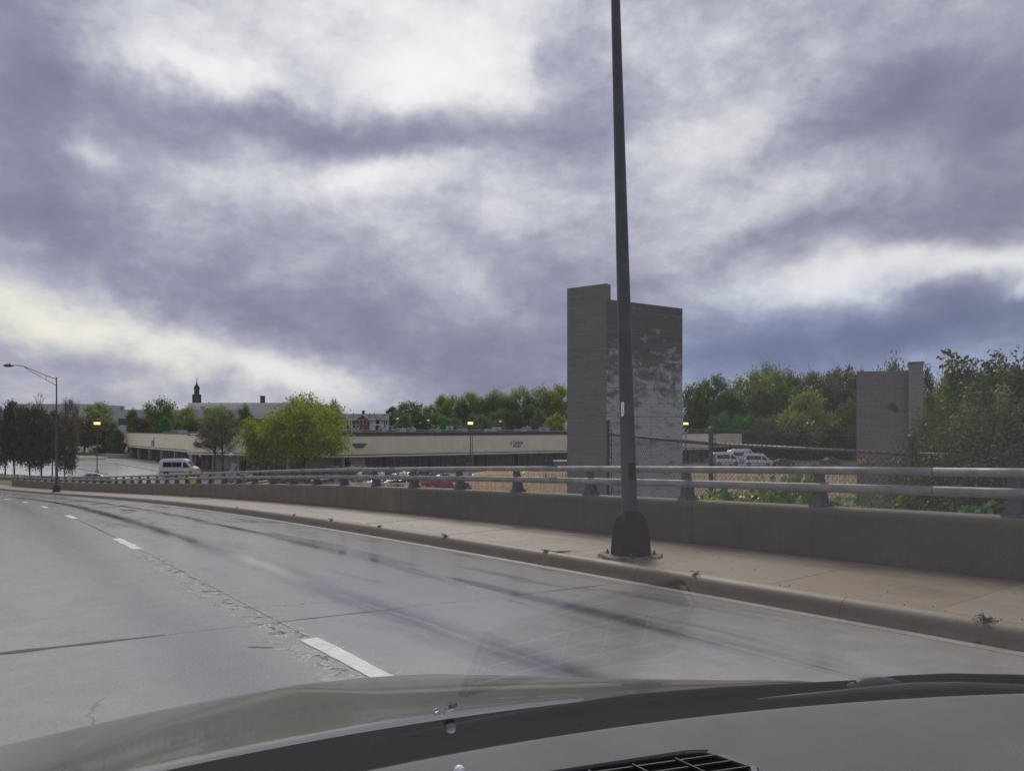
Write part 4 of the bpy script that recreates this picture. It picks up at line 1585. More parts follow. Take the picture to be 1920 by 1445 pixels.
def make_van():
    t = empty('van')
    L = 5.9
    top = [(0, 2.35), (.12, 2.62), (.5, 2.72), (3.6, 2.74), (4.05, 2.62), (4.45, 2.30), (5.0, 1.72), (5.15, 1.50), (5.6, 1.28), (5.85, 1.05), (5.9, .75)]

    def zt(x):
        return float(np.interp(x, [a for a, _ in top], [b for _, b in top]))

    def prof(x):
        h = zt(x)
        w = 1.0 if .05 < x < 5.5 else .93
        wt = w - .16 * max(0, min(1, (h - 1.3) / 1.4))
        return [(-w + .03, .32), (-w, .55), (-w, min(1.25, h - .1)), (-wt, h - .12), (-wt + .14, h), (wt - .14, h), (wt, h - .12), (w, min(1.25, h - .1)), (w, .55), (w - .03, .32)]
    xs = [0, .06, .5, 1.2, 2, 2.8, 3.6, 3.85, 4.05, 4.25, 4.45, 4.75, 5.0, 5.15, 5.4, 5.6, 5.8, 5.9]
    side_loft(prof, xs, MT['van'], 'body', t, False)

    def yside(x, z):
        h = zt(x)
        wt = 1.0 - .16 * max(0, min(1, (h - 1.3) / 1.4))
        zz = min(1.25, h - .1)
        return 1.0 if z <= zz else 1.0 + (wt - 1.0) * (z - zz) / max(.05, h - .12 - zz)

    def pane(poly, sg, name='side_window', m='vglass', off=.012):
        mb = MB()
        vs = [(x, sg * (yside(x, z) + off), z) for x, z in poly]
        vi = [(x, sg * (yside(x, z) - .02), z) for x, z in poly]
        n = len(poly)
        mb.add(vs + vi, [tuple(range(n)) if sg < 0 else tuple(range(n))[::-1]] + [(i, (i + 1) % n, n + (i + 1) % n, n + i) for i in range(n)])
        return mb.build(name, MT[m], t)
    for sg in (-1, 1):
        pane([(.55, 1.42), (2.0, 1.42), (2.0, 2.22), (.60, 2.22)], sg)
        pane([(2.05, 1.42), (3.55, 1.42), (3.55, 2.22), (2.05, 2.22)], sg)
        pane([(3.75, 1.35), (4.75, 1.35), (4.72, 1.52), (4.25, 2.14), (3.78, 2.18)], sg, 'door_window')
        pane([(.2, .60), (5.3, .60), (5.3, .72), (.2, .72)], sg, 'rub_strip', 'plast', .02)
        mb = MB().box((4.55, sg * 1.02, 1.38), (4.75, sg * 1.24, 1.72))
        bevel(mb.build('door_mirror', MT['plast'], t), .03)
        mb = MB().box((-.02, sg * .80, 1.0), (.03, sg * .96, 1.55))
        mb.build('tail_lamp', MT['lampred'], t)
        mb = MB().box((5.55, sg * .60, .88), (5.86, sg * .93, 1.12))
        bevel(mb.build('headlight', MT['head'], t), .04)
        for x in (1.15, 4.85):
            c = Vector((x, sg * .93, .36))
            w = MB().tube([c - Vector((0, .12, 0)), c + Vector((0, .12, 0))], .36, 18).build('wheel', MT['tyre'], t)
            MB().tube([c - Vector((0, .125, 0)), c + Vector((0, .125, 0))], .20, 12).build('rim', MT['rim'], w)
            a = MB().tube([c + Vector((0, sg * .06, 0)) - Vector((0, .03, 0)), c + Vector((0, sg * .06, 0)) + Vector((0, .03, 0))], .43, 18)
            a.build('wheel_arch', MT['plast'], t)
    mb = MB().add([(4.40, -.72, 2.28), (4.40, .72, 2.28), (5.10, .86, 1.56), (5.10, -.86, 1.56), (4.42, -.72, 2.36), (4.42, .72, 2.36), (5.13, .86, 1.63), (5.13, -.86, 1.63)],
                  [(4, 5, 6, 7), (0, 1, 5, 4), (1, 2, 6, 5), (2, 3, 7, 6), (3, 0, 4, 7)])
    m2 = MB()
    m2.add([(4.42, -.70, 2.37), (4.42, .70, 2.37), (5.12, .84, 1.63), (5.12, -.84, 1.63), (4.3, -.70, 2.2), (4.3, .70, 2.2), (5.0, .84, 1.5), (5.0, -.84, 1.5)],
           [(0, 3, 2, 1), (0, 1, 5, 4), (1, 2, 6, 5), (2, 3, 7, 6), (3, 0, 4, 7)])
    m2.build('windscreen', MT['vglass'], t)
    m3 = MB().box((-.02, -.72, 1.45), (.02, -.05, 2.2)).box((-.02, .05, 1.45), (.02, .72, 2.2))
    m3.build('rear_window', MT['vglass'], t)
    bevel(MB().box((5.72, -.95, .30), (5.98, .95, .62)).build('front_bumper', MT['plast'], t), .05)
    bevel(MB().box((-.10, -.95, .34), (.06, .95, .60)).build('rear_bumper', MT['plast'], t), .03)
    MB().box((5.80, -.5, .80), (5.93, .5, 1.02)).build('grille', MT['plast'], t)
    return t


def make_car(paint):
    t = empty('parked_car')
    top = [(0, .78), (.08, .98), (.9, 1.05), (1.5, 1.42), (2.0, 1.50), (2.8, 1.46), (3.45, 1.04), (4.3, .90), (4.6, .70)]

    def zt(x):
        return float(np.interp(x, [a for a, _ in top], [b for _, b in top]))

    def prof(x):
        h = zt(x)
        w = .90 if .15 < x < 4.4 else .80
        belt = min(.95, h - .03)
        wt = w - .22 * max(0, (h - belt)) / .5
        return [(-w + .05, .22), (-w, .4), (-w, belt - .05), (-wt, h - .05), (-wt + .12, h), (wt - .12, h), (wt, h - .05), (w, belt - .05), (w, .4), (w - .05, .22)]
    side_loft(prof, [0, .08, .3, .9, 1.2, 1.5, 2, 2.4, 2.8, 3.1, 3.45, 3.9, 4.3, 4.5, 4.6], MT[paint], 'body', t)
    for sg in (-1, 1):
        for poly, nm in (([(1.25, 1.02), (2.1, 1.02), (2.1, 1.40), (1.55, 1.38)], 'side_window'), ([(2.16, 1.02), (3.2, 1.02), (2.75, 1.36), (2.16, 1.40)], 'side_window')):
            mb = MB()
            vs = [(x, sg * (.90 - .22 * max(0, z - .95) / .5 + .015), z) for x, z in poly] + [(x, sg * (.90 - .22 * max(0, z - .95) / .5 - .03), z) for x, z in poly]
            mb.add(vs, [(0, 1, 2, 3) if sg < 0 else (3, 2, 1, 0)] + [(i, (i + 1) % 4, 4 + (i + 1) % 4, 4 + i) for i in range(4)])
            mb.build(nm, MT['vglass'], t)
        for x in (.85, 3.75):
            c = Vector((x, sg * .82, .32))
            w = MB().tube([c - Vector((0, .11, 0)), c + Vector((0, .11, 0))], .32, 16).build('wheel', MT['tyre'], t)
            MB().tube([c - Vector((0, .115, 0)), c + Vector((0, .115, 0))], .19, 10).build('rim', MT['rim'], w)
        MB().box((4.35, sg * .5, .62), (4.58, sg * .80, .78)).build('headlight', MT['head'], t)
        MB().box((-.02, sg * .5, .70), (.1, sg * .80, .88)).build('tail_lamp', MT['lampred'], t)
    MB().add([], [])if False else None
    m = MB()
    m.add([(2.83, -.60, 1.47), (2.83, .60, 1.47), (3.44, .72, 1.07), (3.44, -.72, 1.07), (2.7, -.6, 1.3), (2.7, .6, 1.3), (3.3, .7, .95), (3.3, -.7, .95)],
          [(0, 3, 2, 1), (0, 1, 5, 4), (1, 2, 6, 5), (2, 3, 7, 6), (3, 0, 4, 7)])
    m.build('windscreen', MT['vglass'], t)
    m = MB()
    m.add([(1.47, -.60, 1.44), (1.47, .60, 1.44), (.93, .70, 1.08), (.93, -.70, 1.08), (1.6, -.6, 1.3), (1.6, .6, 1.3), (1.05, .7, .95), (1.05, -.7, .95)],
          [(0, 1, 2, 3), (0, 1, 5, 4), (1, 2, 6, 5), (2, 3, 7, 6), (3, 0, 4, 7)])
    m.build('rear_window', MT['vglass'], t)
    return t


def traffic():
    van = make_van()
    spots = [(303, 121, 2, 'white high-roof passenger van on the wet drive left of the lime tree'),
             (1335, 152, 14, 'white van parked leftmost of the right-hand vans, beside the fence post'),
             (1366, 166, 20, 'white van half hidden between two others beyond the fence'),
             (1373, 176, 12, 'tallest-looking white van parked behind the others beyond the fence'),
             (1394, 151, -16, 'white van with its nose turned right, rightmost of the vans beyond the fence')]
    for i, (px, Y, a, lab) in enumerate(spots):
        o = van if i == 0 else copy_tree(van)
        o.location = (gx(px, Y), Y, 0.01)
        o.rotation_euler = (0, 0, R(a))
        tag(o, lab, 'van', 'white vans in the car park')
    o.scale = (.95, .95, .93)
    car = make_car('silver')
    c = [(1013, 118, 8, 'silver', 'silver car with only its roof showing above the upper rail, left one'), (1037, 120, 6, 'silver', 'silver car with only its roof showing, next to the blue-grey skip'),
         (1540, 156, 12, 'maroon', 'dark maroon car parked before the grey wall beyond the fence'), (1446, 150, 4, 'maroon', 'low maroon car just right of the white vans'),
         (140, 103, 30, 'silver', 'silver car half hidden by grass left of the amber car park lamp'), (108, 232, -4, 'silver', 'distant pale car on the far street left of the lamp pole'),
         (168, 228, -4, 'silver', 'distant pale car on the far street right of the lamp pole')]
    mar = make_car('maroon')
    first = {'silver': car, 'maroon': mar}
    used = set()
    for px, Y, a, kind, lab in c:
        o = first[kind] if kind not in used else copy_tree(first[kind])
        used.add(kind)
        o.location = (gx(px, Y), Y, .02)
        o.rotation_euler = (0, 0, R(a))
        tag(o, lab, 'car', 'cars standing around the car park')


traffic()


# ------------------------------------------------------------------ car park furniture
def furniture():
    # lit shoebox lamps
    for i, (px, Y, lab) in enumerate(((182, 127, 'lit amber shoebox lamp on a pole by the wet driveway at left'), (882, 121, 'lit amber shoebox lamp before the long cream fascia'),
                                      (1286, 141, 'lit amber shoebox lamp beside the right edge of the dark tower'))):
        if i == 0:
            t = empty('lot_lamp', (0, 0, 0))
            MB().tube([(0, 0, 0), (0, 0, 8.35)], [.09, .06], 10).build('pole', MT['pole'], t)
            MB().lathe((0, 0, 0), [(.3, 0), (.3, .5), (.2, .6)], 12).build('footing', MT['cwall'], t)
            h = MB().box((-.42, -.3, 8.72), (.42, .3, 8.95)).build('lamp_head', MT['cast'], t)
            MB().box((-.40, -.28, 8.30), (.40, .28, 8.72)).build('lit_lens', MT['amber'], h)
            first = t
        o = first if i == 0 else copy_tree(first)
        o.location = (gx(px, Y), Y, 0)
        tag(o, lab, 'lamp', 'lit amber lamps in the car park')
    # small globe lamps
    for i, (px, py, Y, lab) in enumerate(((433, 855, 118, 'white globe lamp on a thin pole under the bare tree'), (745, 787, 215, 'small distant white lamp above the roof, nearest the brick house'),
                                     (803, 790, 215, 'small distant white lamp above the roof left of the amber lamp'), (938, 792, 210, 'small distant white lamp above the roof right of the amber lamp'))):
        z = EYE - (py - HOR) / F * Y
        t = empty('globe_lamp', (gx(px, Y), Y, 0), 0, lab, 'lamp', 'white globe lamps')
        MB().tube([(0, 0, 0), (0, 0, z)], .05, 8).build('pole', MT['mull'], t)
        MB().lathe((0, 0, z), [(.1, 0), (.42, .12), (.5, .22), (.3, .4), (.08, .5)], 12).build('globe', MT['lampw'], t)
    # low wall and planter by the left shop
    p = at(232, 855, 190)
    o = MB().lathe((0, 0, 0), [(3.6, 0), (4.0, 1.1), (3.7, 1.15), (3.6, .9)], 20).build('planter', MT['cwall'])
    o.location = (p.x, p.y, 0)
    tag(o, 'round pale concrete planter at the left end of the shops', 'planter')
    # utility box at the grass edge
    p = gnd(90, 893, .1)
    t = empty('utility_box', (gx(90, 104), 104, .05), .2, 'white boxy cabinet with a dark lid among the evergreen trunks', 'cabinet')
    MB().box((-.55, -.4, 0), (.55, .4, .85)).build('casing', MT['wht'], t)
    MB().box((-.62, -.46, .85), (.62, .46, 1.05)).build('lid', MT['plast'], t)
    # yellow bollards and box by the white van
    for i, (px, py, lab) in enumerate(((350, 886, 'yellow bollard in front of the white van, left one'), (373, 886, 'yellow bollard in front of the white van, right one'))):
        Y = 116
        o = MB().lathe((0, 0, 0), [(.16, 0), (.16, .95), (.12, 1.05), (.03, 1.1)], 12).build('bollard', MT['yellow'])
        o.location = (gx(px, Y), Y, 0)
        o.scale = (2.4, 1, 1.1)
        tag(o, lab, 'bollard', 'yellow bollards by the white van')
    o = bevel(MB().box((-.9, -.5, 0), (.9, .5, 1.2)).build('grit_bin', MT['yellow']), .08)
    o.location = (gx(361, 100), 100, .0)
    tag(o, 'yellow grit bin seen through the rails below the white van', 'bin')
    # leaning grey board and pale slab
    o = MB().bar((0, 0, 0), (.9, 0, 2.6), .12, .7).build('leaning_board', MT['unit'])
    o.location = (gx(428, 108), 108, 0)
    tag(o, 'grey board leaning over behind the rails under the bare tree', 'board')
    # blue-grey skip
    t = empty('skip', (gx(1056, 122), 122, 0), .1, 'blue-grey steel skip against the left side of the dark tower', 'skip')
    sk = mat('blue_grey_skip', (.09, .13, .18), .5, .2, 2)
    MB().add([], []) if False else None
    m = MB()
    m.add([(-1.0, -.8, .2), (1.0, -.8, .2), (1.0, .8, .2), (-1.0, .8, .2), (-1.5, -.9, 2.3), (1.5, -.9, 2.3), (1.5, .9, 2.3), (-1.5, .9, 2.3)],
          [(0, 3, 2, 1), (0, 1, 5, 4), (1, 2, 6, 5), (2, 3, 7, 6), (3, 0, 4, 7)])
    m.build('hopper', sk, t)
    MB().box((-1.6, -1.0, 2.3), (1.6, 1.0, 2.42)).build('lid', MT['unit'], t)
    # yellow signs on the grey wall
    yd = mat('faded_yellow_sign', (.30, .24, .05), .6, .2, 3)
    for px, w, m_, lab, tx in ((1617, 1.15, MT['yellow'], 'bright yellow sign plate below the grey concrete tower', 'A6'), (1636, .95, yd, 'faded yellow sign plate right of the bright one', '')):
        Y = 62.72 if px < 1620 else 62.5
        o = empty('sign', (gx(px, Y), Y, EYE - (864 - HOR) / F * Y), 0, lab, 'sign', 'yellow signs under the grey tower')
        k = 13 / F * Y
        MB().box((-k / 2, -.03, -k * .28), (k / 2, 0, k * .28)).build('sign_plate', m_, o)
        MB().box((-k / 2 - .12, -.02, -k * .4), (-k / 2 - .06, .02, k * .35)).build('bracket', MT['yellow'] if tx else MT['galv'], o)
        if tx:
            m4 = Matrix.Translation((0, -.035, 0)) @ Matrix.Rotation(R(90), 4, 'X')
            text_obj('lettering', tx, .32, MT['ink'], o, m4, .004)
    # long low grey wall beyond the right-hand vans
    t = MB()
    wall_along(t, (gx(1408, 196), 196), (gx(1760, 170), 170), 0, 2.0, .4)
    o = t.build('retaining_wall', MT['stone3'])
    tag(o, 'long low grey wall at the foot of the right-hand wood', 'wall')
    # kerb stones round the driveway
    for i, pts in enumerate((((30, 869), (122, 874), (200, 889)), ((128, 857), (230, 872), (300, 884)))):
        mb = MB()
        q = [gnd(*a) for a in pts]
        for a, b in zip(q[:-1], q[1:]):
            mb.bar(a + Vector((0, 0, .08)), b + Vector((0, 0, .08)), .35, .18)
        o = mb.build('drive_kerb', MT['gutter'])
        tag(o, kind='structure')
    # white site barrels behind the middle of the railing
    for i, px in enumerate((675, 708, 717, 752)):
        Y = 104
        o = MB().lathe((0, 0, 0), [(.3, 0), (.33, .05), (.30, .5), (.33, .55), (.30, 1.0), (.1, 1.02)], 14).build('barrel', MT['wht'])
        o.location = (gx(px, Y), Y, .55)
        tag(o, f'white plastic barrel behind the middle of the railing, {ORD[i]} from the left', 'barrel', 'white barrels on the building site')


furniture()


# ------------------------------------------------------------------ building site: stud frames, steel, heaps
def stud_house(runs, name, label, H=2.75):
    t = empty(name, (runs[0][0][0], runs[0][0][1], 0), label=label, cat='timber frame')
    O = t.location
    stud = MB().box((-.045, -.07, 0), (.045, .07, H - .2)).mesh('stud', MT['pine'])
    n_st = 0
    rnd = random.Random(len(runs))
    for (a, b, step) in runs:
        a, b = Vector((*a, 0)), Vector((*b, 0))
        d = b - a
        L = d.length
        u = d.normalized()
        rz = math.atan2(u.y, u.x)
        k = int(L / step)
        for i in range(k + 1):
            if n_st > 285:
                break
            n_st += 1
            link('stud', stud, t, a + u * (L * i / k) - O + Vector((0, 0, .05)), (0, 0, rz + rnd.uniform(-.05, .05)), (rnd.choice((1, 1.4, 2.2, 1.2)), 1, 1))
        for z, nm in ((.0, 'sole_plate'), (H - .15, 'top_plate'), (H - .08, 'top_plate')):
            MB().bar(a - O + Vector((0, 0, z + .03)), b - O + Vector((0, 0, z + .03)), .14, .06).build(nm, MT['pine'], t)
        z = H * .52
        for i in range(k):
            if i % 3 == 0:
                p = a + u * (L * (i + .1) / k) - O + Vector((0, 0, z + rnd.uniform(-.1, .1)))
                MB().bar(p, p + u * (L / k * .8), .1, .09).build('nogging', MT['pine'], t)
    return t


def site():
    a = (gx(886, 83), 83)
    b = (gx(1064, 90.5), 90.5)
    c = (gx(946, 74), 78.5)
    d = (b[0] + (c[0] - a[0]), b[1] + (c[1] - a[1]))
    stud_house([(a, b, .42), ((a[0] + 1.5, a[1] + 4.5), (b[0] + 1.5, b[1] + 4.5), .5), (a, (a[0] + 2, a[1] + 6.5), .45),
                ((a[0] + .2, a[1] - 2.6), (gx(1064, 86), 86.5), .44), ((a[0] + .2, a[1] - 2.6), a, .5), ((gx(980, 84), 84), (gx(985, 90), 90), .5)],
               'timber_frame', 'fresh pine stud walls of a small building left of the dark tower')
    e = (gx(1283, 86), 86)
    f = (gx(1588, 83), 83)
    g = (gx(1673, 78), 78)
    stud_house([(e, f, .44), (f, g, .42), ((e[0], e[1] + 4), (f[0], f[1] + 4), .6), ((f[0] + .5, f[1] + 4), (g[0] + 1.5, g[1] + 5), .6), (g, (g[0] + 1.5, g[1] + 5), .5),
                ((e[0], e[1] - 3.5), (gx(1470, 80.5), 80.5), .5)],
               'timber_frame', 'long fresh pine stud walls of a building right of the dark tower')
    # stacked sheathing and lumber by the second frame
    rnd = random.Random(8)
    for i in range(9):
        Y = 72 + rnd.uniform(-2, 3)
        px = 1292 + i * 27
        t = empty('lumber_stack', (gx(px, Y), Y, 0), rnd.uniform(-.3, .3), f'stack of orange-brown lumber before the right stud walls, {ORD[i]} from the left', 'lumber', 'lumber stacks on the building site')
        for k in range(5):
            MB().box((-.9, -.6, .1 + k * .24), (.9 - rnd.uniform(0, .25), .6, .30 + k * .24)).build('plank', MT['ply' if k % 2 else 'pine'], t)
    # red steel racks
    t = empty('steel_rack', (gx(822, 98), 98, 0), .05, 'red painted steel racks and bars stacked behind the railing', 'steel rack')
    for i in range(9):
        z = .12 + i * .15
        MB().box((-2.3, -.5 + .05 * (i % 3), z), (2.3 - .15 * (i % 4), .5, z + .075)).build('bar', MT['redst'], t)
    for x in (-2.3, -1.4, .0, 1.5, 2.3):
        MB().box((x - .05, -.56, 0), (x + .05, -.50, 1.5)).build('upright', MT['redst'] if x > -2 else MT['pine'], t)
    o = MB().bar((-.4, -.7, 1.15), (.45, -.7, 1.35), .1, .16).build('white_offcut', MT['wht'], t)
    # heaps
    def heap(name, lab, cx, cy, rx, ry, h, m, n, size, seed, base=0.0):
        r = random.Random(seed)
        mb = MB()
        g = 16
        vs = []
        for i in range(g + 1):
            for j in range(g + 1):
                u, v = i / g * 2 - 1, j / g * 2 - 1
                q = max(0, 1 - (u * u + v * v))
                vs.append((cx + u * rx, cy + v * ry, base + h * q * (.8 + .2 * math.sin(u * 7 + seed) * math.cos(v * 5)) + r.uniform(-.06, .06) * h - .05))
        mb.add(vs, [(i * (g + 1) + j, (i + 1) * (g + 1) + j, (i + 1) * (g + 1) + j + 1, i * (g + 1) + j + 1) for i in range(g) for j in range(g)])
        for k in range(n):
            a, q = r.uniform(0, 6.28), r.random() ** .5
            u, v = math.cos(a) * q, math.sin(a) * q
            z = base + h * max(0, 1 - q * q) * .9
            s = size * r.uniform(.4, 1.3)
            M = Matrix.Translation((cx + u * rx, cy + v * ry, z)) @ Matrix.Rotation(r.uniform(0, 3), 4, 'Z') @ Matrix.Rotation(r.uniform(-.6, .6), 4, 'X') @ Matrix.Rotation(r.uniform(-.6, .6), 4, 'Y')
            mb.box((-s, -s * .5, -s * .25), (s, s * .5, s * .25), M)
        o = mb.build(name, m)
        tag(o, lab, 'heap', kind='stuff')
    heap('rubble_heap', 'long grey heap of broken concrete before the dark shopfronts', gx(640, 112), 112, 13, 5, 2.0, MT['rubble'], 420, .5, 1)
    heap('rubble_heap', 'low grey rubble heap under the lime-green tree', gx(520, 108), 108, 7, 4, 1.5, MT['rubble'], 220, .45, 2)
    heap('rubble_heap', 'dark rubble and tarpaulin heap behind the middle of the railing', gx(770, 110), 110, 9, 4, 1.2, MT['tarp'], 200, .5, 3)
    heap('dirt_heap', 'low brown dirt heap behind the middle of the railing', gx(735, 90), 90, 9, 5, .9, MT['dirt'], 160, .3, 4)
    heap('rubble_heap', 'small dark rubble heap left of the first stud walls', gx(868, 88), 88, 1.6, 2, 1.5, MT['rubble'], 120, .25, 5)
    heap('dirt_heap', 'dirt heap of stripped soil beyond the far end of the railing', gx(450, 90), 90, 6, 3, .8, MT['dirt'], 100, .3, 6)
    # loose planks
    for i, (px, py, Y) in enumerate(((482, 903, 96), (494, 907, 95), (452, 905, 95), (600, 899, 97))):
        p = at(px, py, Y)
        o = MB().bar((-1.2, 0, -.1), (1.2, .5, .12 if i != 2 else 1.0), .3, .10).build('plank', MT['pine'])
        o.location = (p.x, p.y, max(.1, p.z))
        tag(o, ['bright loose plank behind the railing, upper of the pair', 'bright loose plank behind the railing, lower of the pair', 'plank propped up steeply behind the railing', 'loose plank lying in front of the grey rubble'][i], 'plank', 'loose planks')
    # red and white marker tape posts
    for px, py in ((578, 905), (541, 903)):
        pass


site()


# ------------------------------------------------------------------ buildings in the distance
def far_buildings():
    # pale institutional hall: three stepped blocks
    Y = 380
    t = empty('hall', (gx(330, Y), Y, 0), label='long pale flat-roofed hall on the horizon behind the trees', cat='building')
    O = t.location

    def blk(px0, px1, top, Y0, depth, m, z0=0, name='block'):
        z1 = EYE + (HOR - top) / F * Y0
        x0, x1 = gx(px0, Y0), gx(px1, Y0)
        return MB().box((x0 - O.x, Y0 - O.y, z0), (x1 - O.x, Y0 - O.y + depth, z1)).build(name, m, t)
    blk(352, 580, 755, 386, 60, MT['hall'])
    blk(222, 446, 768, 372, 12, MT['halld'])
    blk(20, 160, 757, 392, 40, MT['halld'])
    blk(130, 250, 771, 384, 10, MT['halld'])
    blk(222, 560, 784.5, 368, 3.9, MT['band'], name='window_band')
    blk(200, 470, 797, 364, 3.9, MT['halld'], name='lower_wall')
    blk(360, 367, 759, 371, .9, MT['hall'], EYE + (HOR - 768) / F * 371, 'penthouse')
    blk(376, 381, 762.5, 385, .9, MT['band'], EYE + (HOR - 764.8) / F * 385, 'vent_opening')
    blk(226, 229, 763, 371.5, .4, MT['band'], EYE + (HOR - 768) / F * 371, 'vent_opening')
    # flue on the hall roof
    p = at(492.5, 755, 395)
    t = empty('roof_flue', (p.x, p.y, p.z - 1), label='short dark flue standing up from the pale hall roof', cat='flue')
    MB().lathe((0, 0, 0), [(1.3, 0), (1.3, 4.0), (1.05, 4.1)], 12).build('stack', MT['slate'], t)
    MB().lathe((0, 0, 4.1), [(1.4, 0), (1.4, .5), (1.1, .6)], 12).build('stack_cap', MT['cast'], t)
    # church tower
    Y = 470
    k = Y / F
    t = empty('church_tower', (gx(369, Y), Y, 0), R(20), 'brown stone church tower with a small dark spire on the horizon', 'church tower')
    zb = EYE + (HOR - 757) * k
    w = 6.2 * k
    MB().box((-w, -w, 0), (w, w, zb + 16 * k)).build('shaft', MT['spire'], t)
    for sx in (-1, 1):
        for sy in (-1, 1):
            MB().box((sx * w - .45, sy * w - .45, 0), (sx * w + .45, sy * w + .45, zb + 17.5 * k)).build('buttress', MT['slate'], t)
    w2 = w * .72
    MB().box((-w2, -w2, zb + 16 * k), (w2, w2, zb + 28 * k)).build('belfry', MT['spire'], t)
    for sx in (-1, 0, 1):
        MB().box((sx * w2 * .5 - .22, -w2 - .05, zb + 18 * k), (sx * w2 * .5 + .22, -w2 + .02, zb + 26 * k)).build('louvre_opening', MT['slate'], t)
    sp = MB().lathe((0, 0, zb + 28 * k), [(w2 * 1.38, 0), (w2 * 1.2, .9), (w2 * .75, 2.2), (w2 * .3, 3.1), (.3, 4.4), (.08, 7.2)], 8, R(22.5))
    sp.build('spire', MT['slate'], t)
    MB().bar((-.5, 0, zb + 28 * k + 6.2), (.5, 0, zb + 28 * k + 6.2), .1, .1).build('cross_arm', MT['slate'], t)

    # brick and white house
    Y = 262
    k = Y / F
    t = empty('house', (gx(682, Y), Y, 0), R(6), 'brick-gabled white house with charcoal roof and chimney beside the lime-green tree', 'house')

    def X(px):
        return (px - 682) * k

    def Z(py):
        return EYE + (HOR - py) * k
    MB().box((X(644), 0, 0), (X(668), 7, Z(787.5))).build('left_wing_wall', MT['hwhite'], t)
    MB().box((X(668.2), -1.2, 0), (X(692), 7, Z(786))).build('brick_wall', MT['brick'], t)
    MB().box((X(692.2), -.2, 0), (X(727), 7, Z(788))).build('right_wing_wall', MT['hwhite'], t)
    g = MB()
    g.add([(X(668.2), -1.2, Z(786)), (X(692), -1.2, Z(786)), (X(680.5), -1.2, Z(777)), (X(668.2), 6, Z(786)), (X(692), 6, Z(786)), (X(680.5), 6, Z(777))],
          [(0, 1, 2), (3, 5, 4), (0, 2, 5, 3), (1, 4, 5, 2)])
    g.build('brick_gable', MT['brick'], t)
    for a, b in (((667, 787), (680.5, 776.4)), ((680.5, 776.4), (693, 786.6))):
        p0, p1 = Vector((X(a[0]), -1.55, Z(a[1]))), Vector((X(b[0]), -1.55, Z(b[1])))
        MB().bar(p0, p1, .5, .30).build('rake_board', MT['hwhite'], t)
    r = MB()
    for x0, x1 in ((640, 729),):
        r.add([(X(x0), -.7, Z(788.5)), (X(x1), -.7, Z(788.5)), (X(x1 - 1), 4, Z(775.2)), (X(x0), 4, Z(775.2)), (X(x0), 9, Z(788.5)), (X(x1), 9, Z(788.5))],
              [(0, 1, 2, 3), (3, 2, 5, 4), (0, 3, 4), (1, 5, 2), (0, 4, 5, 1)])
    rf = r.build('roof', MT['shingle'], t)
    MB().box((X(677.8), 2.2, Z(778)), (X(682), 3.4, Z(769))).build('chimney', MT['cast'], rf)
    for px in (661, 692, 700):
        MB().box((X(px) - .1, 3.2, Z(778)), (X(px) + .1, 3.5, Z(772.8))).build('roof_vent', MT['cast'], rf)
    win = MB().box((-.5, -.10, -.75), (.5, -.02, .75)).mesh('window', MT['vglass'])
    fr = MB().box((-.62, -.08, -.87), (-.5, -.0, .87)).box((.5, -.08, -.87), (.62, 0, .87)).box((-.5, -.08, .75), (.5, 0, .87)).box((-.5, -.08, -.87), (.5, 0, -.75)).mesh('frame', MT['hwhite'])
    for px, py, y, sx, sz in ((664, 791.5, 0, .7, 1), (664, 801, 0, .7, 1), (671.8, 791.5, -1.2, .8, 1.1), (678, 791, -1.2, .8, 1.1), (685, 791, -1.2, .8, 1.1), (672, 801.5, -1.2, .8, 1.1), (678, 801, -1.2, .8, 1.2),
                          (708.6, 790.5, -.2, 1.0, 1.0), (720.5, 791.5, -.2, .45, 1.1), (724.5, 791.5, -.2, .45, 1.1), (708.6, 802, -.2, 1.9, 1.1), (721.5, 802, -.2, .5, 1.4)):
        w_ = link('window', win, t, (X(px), y, Z(py)), (0, 0, 0), (sx, 1, sz))
        link('frame', fr, w_)
    sh = MB().box((-.16, -.12, -.8), (.16, -.02, .8)).mesh('shutter', MT['cast'])
    for px in (705.2, 712):
        link('shutter', sh, t, (X(px), -.2, Z(790.5)))
    # two-storey porch at the left
    for px in (650, 656.8, 659.8):
        MB().box((X(px) - .14, -.9, 0), (X(px) + .14, -.62, Z(788.5))).build('porch_column', MT['hwhite'], t)
    MB().box((X(650), -.9, Z(796.2)), (X(660), -.1, Z(795.2))).build('porch_floor', MT['hwhite'], t)
    MB().box((X(651), -.06, Z(806)), (X(659), -.02, Z(797))).build('porch_window', MT['vglass'], t)
    MB().box((X(651), -.06, Z(794.6)), (X(659), -.02, Z(789))).build('porch_window', MT['vglass'], t)
    MB().box((X(711.7), -.5, 0), (X(713), -.22, Z(787))).build('downpipe', MT['hwhite'], t)


far_buildings()


# ------------------------------------------------------------------ trees
def quads_mesh(name, V, m, uvs=None):
    """V: (n,4,3) array of quads"""
    n = V.shape[0]
    me = bpy.data.meshes.new(name)
    me.vertices.add(n * 4)
    me.vertices.foreach_set('co', V.reshape(-1).astype(np.float32))
    me.loops.add(n * 4)
    me.loops.foreach_set('vertex_index', np.arange(n * 4, dtype=np.int32))
    me.polygons.add(n)
    me.polygons.foreach_set('loop_start', np.arange(0, n * 4, 4, dtype=np.int32))
    me.polygons.foreach_set('loop_total', np.full(n, 4, dtype=np.int32))
    me.materials.append(m)
    me.update()
    me.validate()
    return me


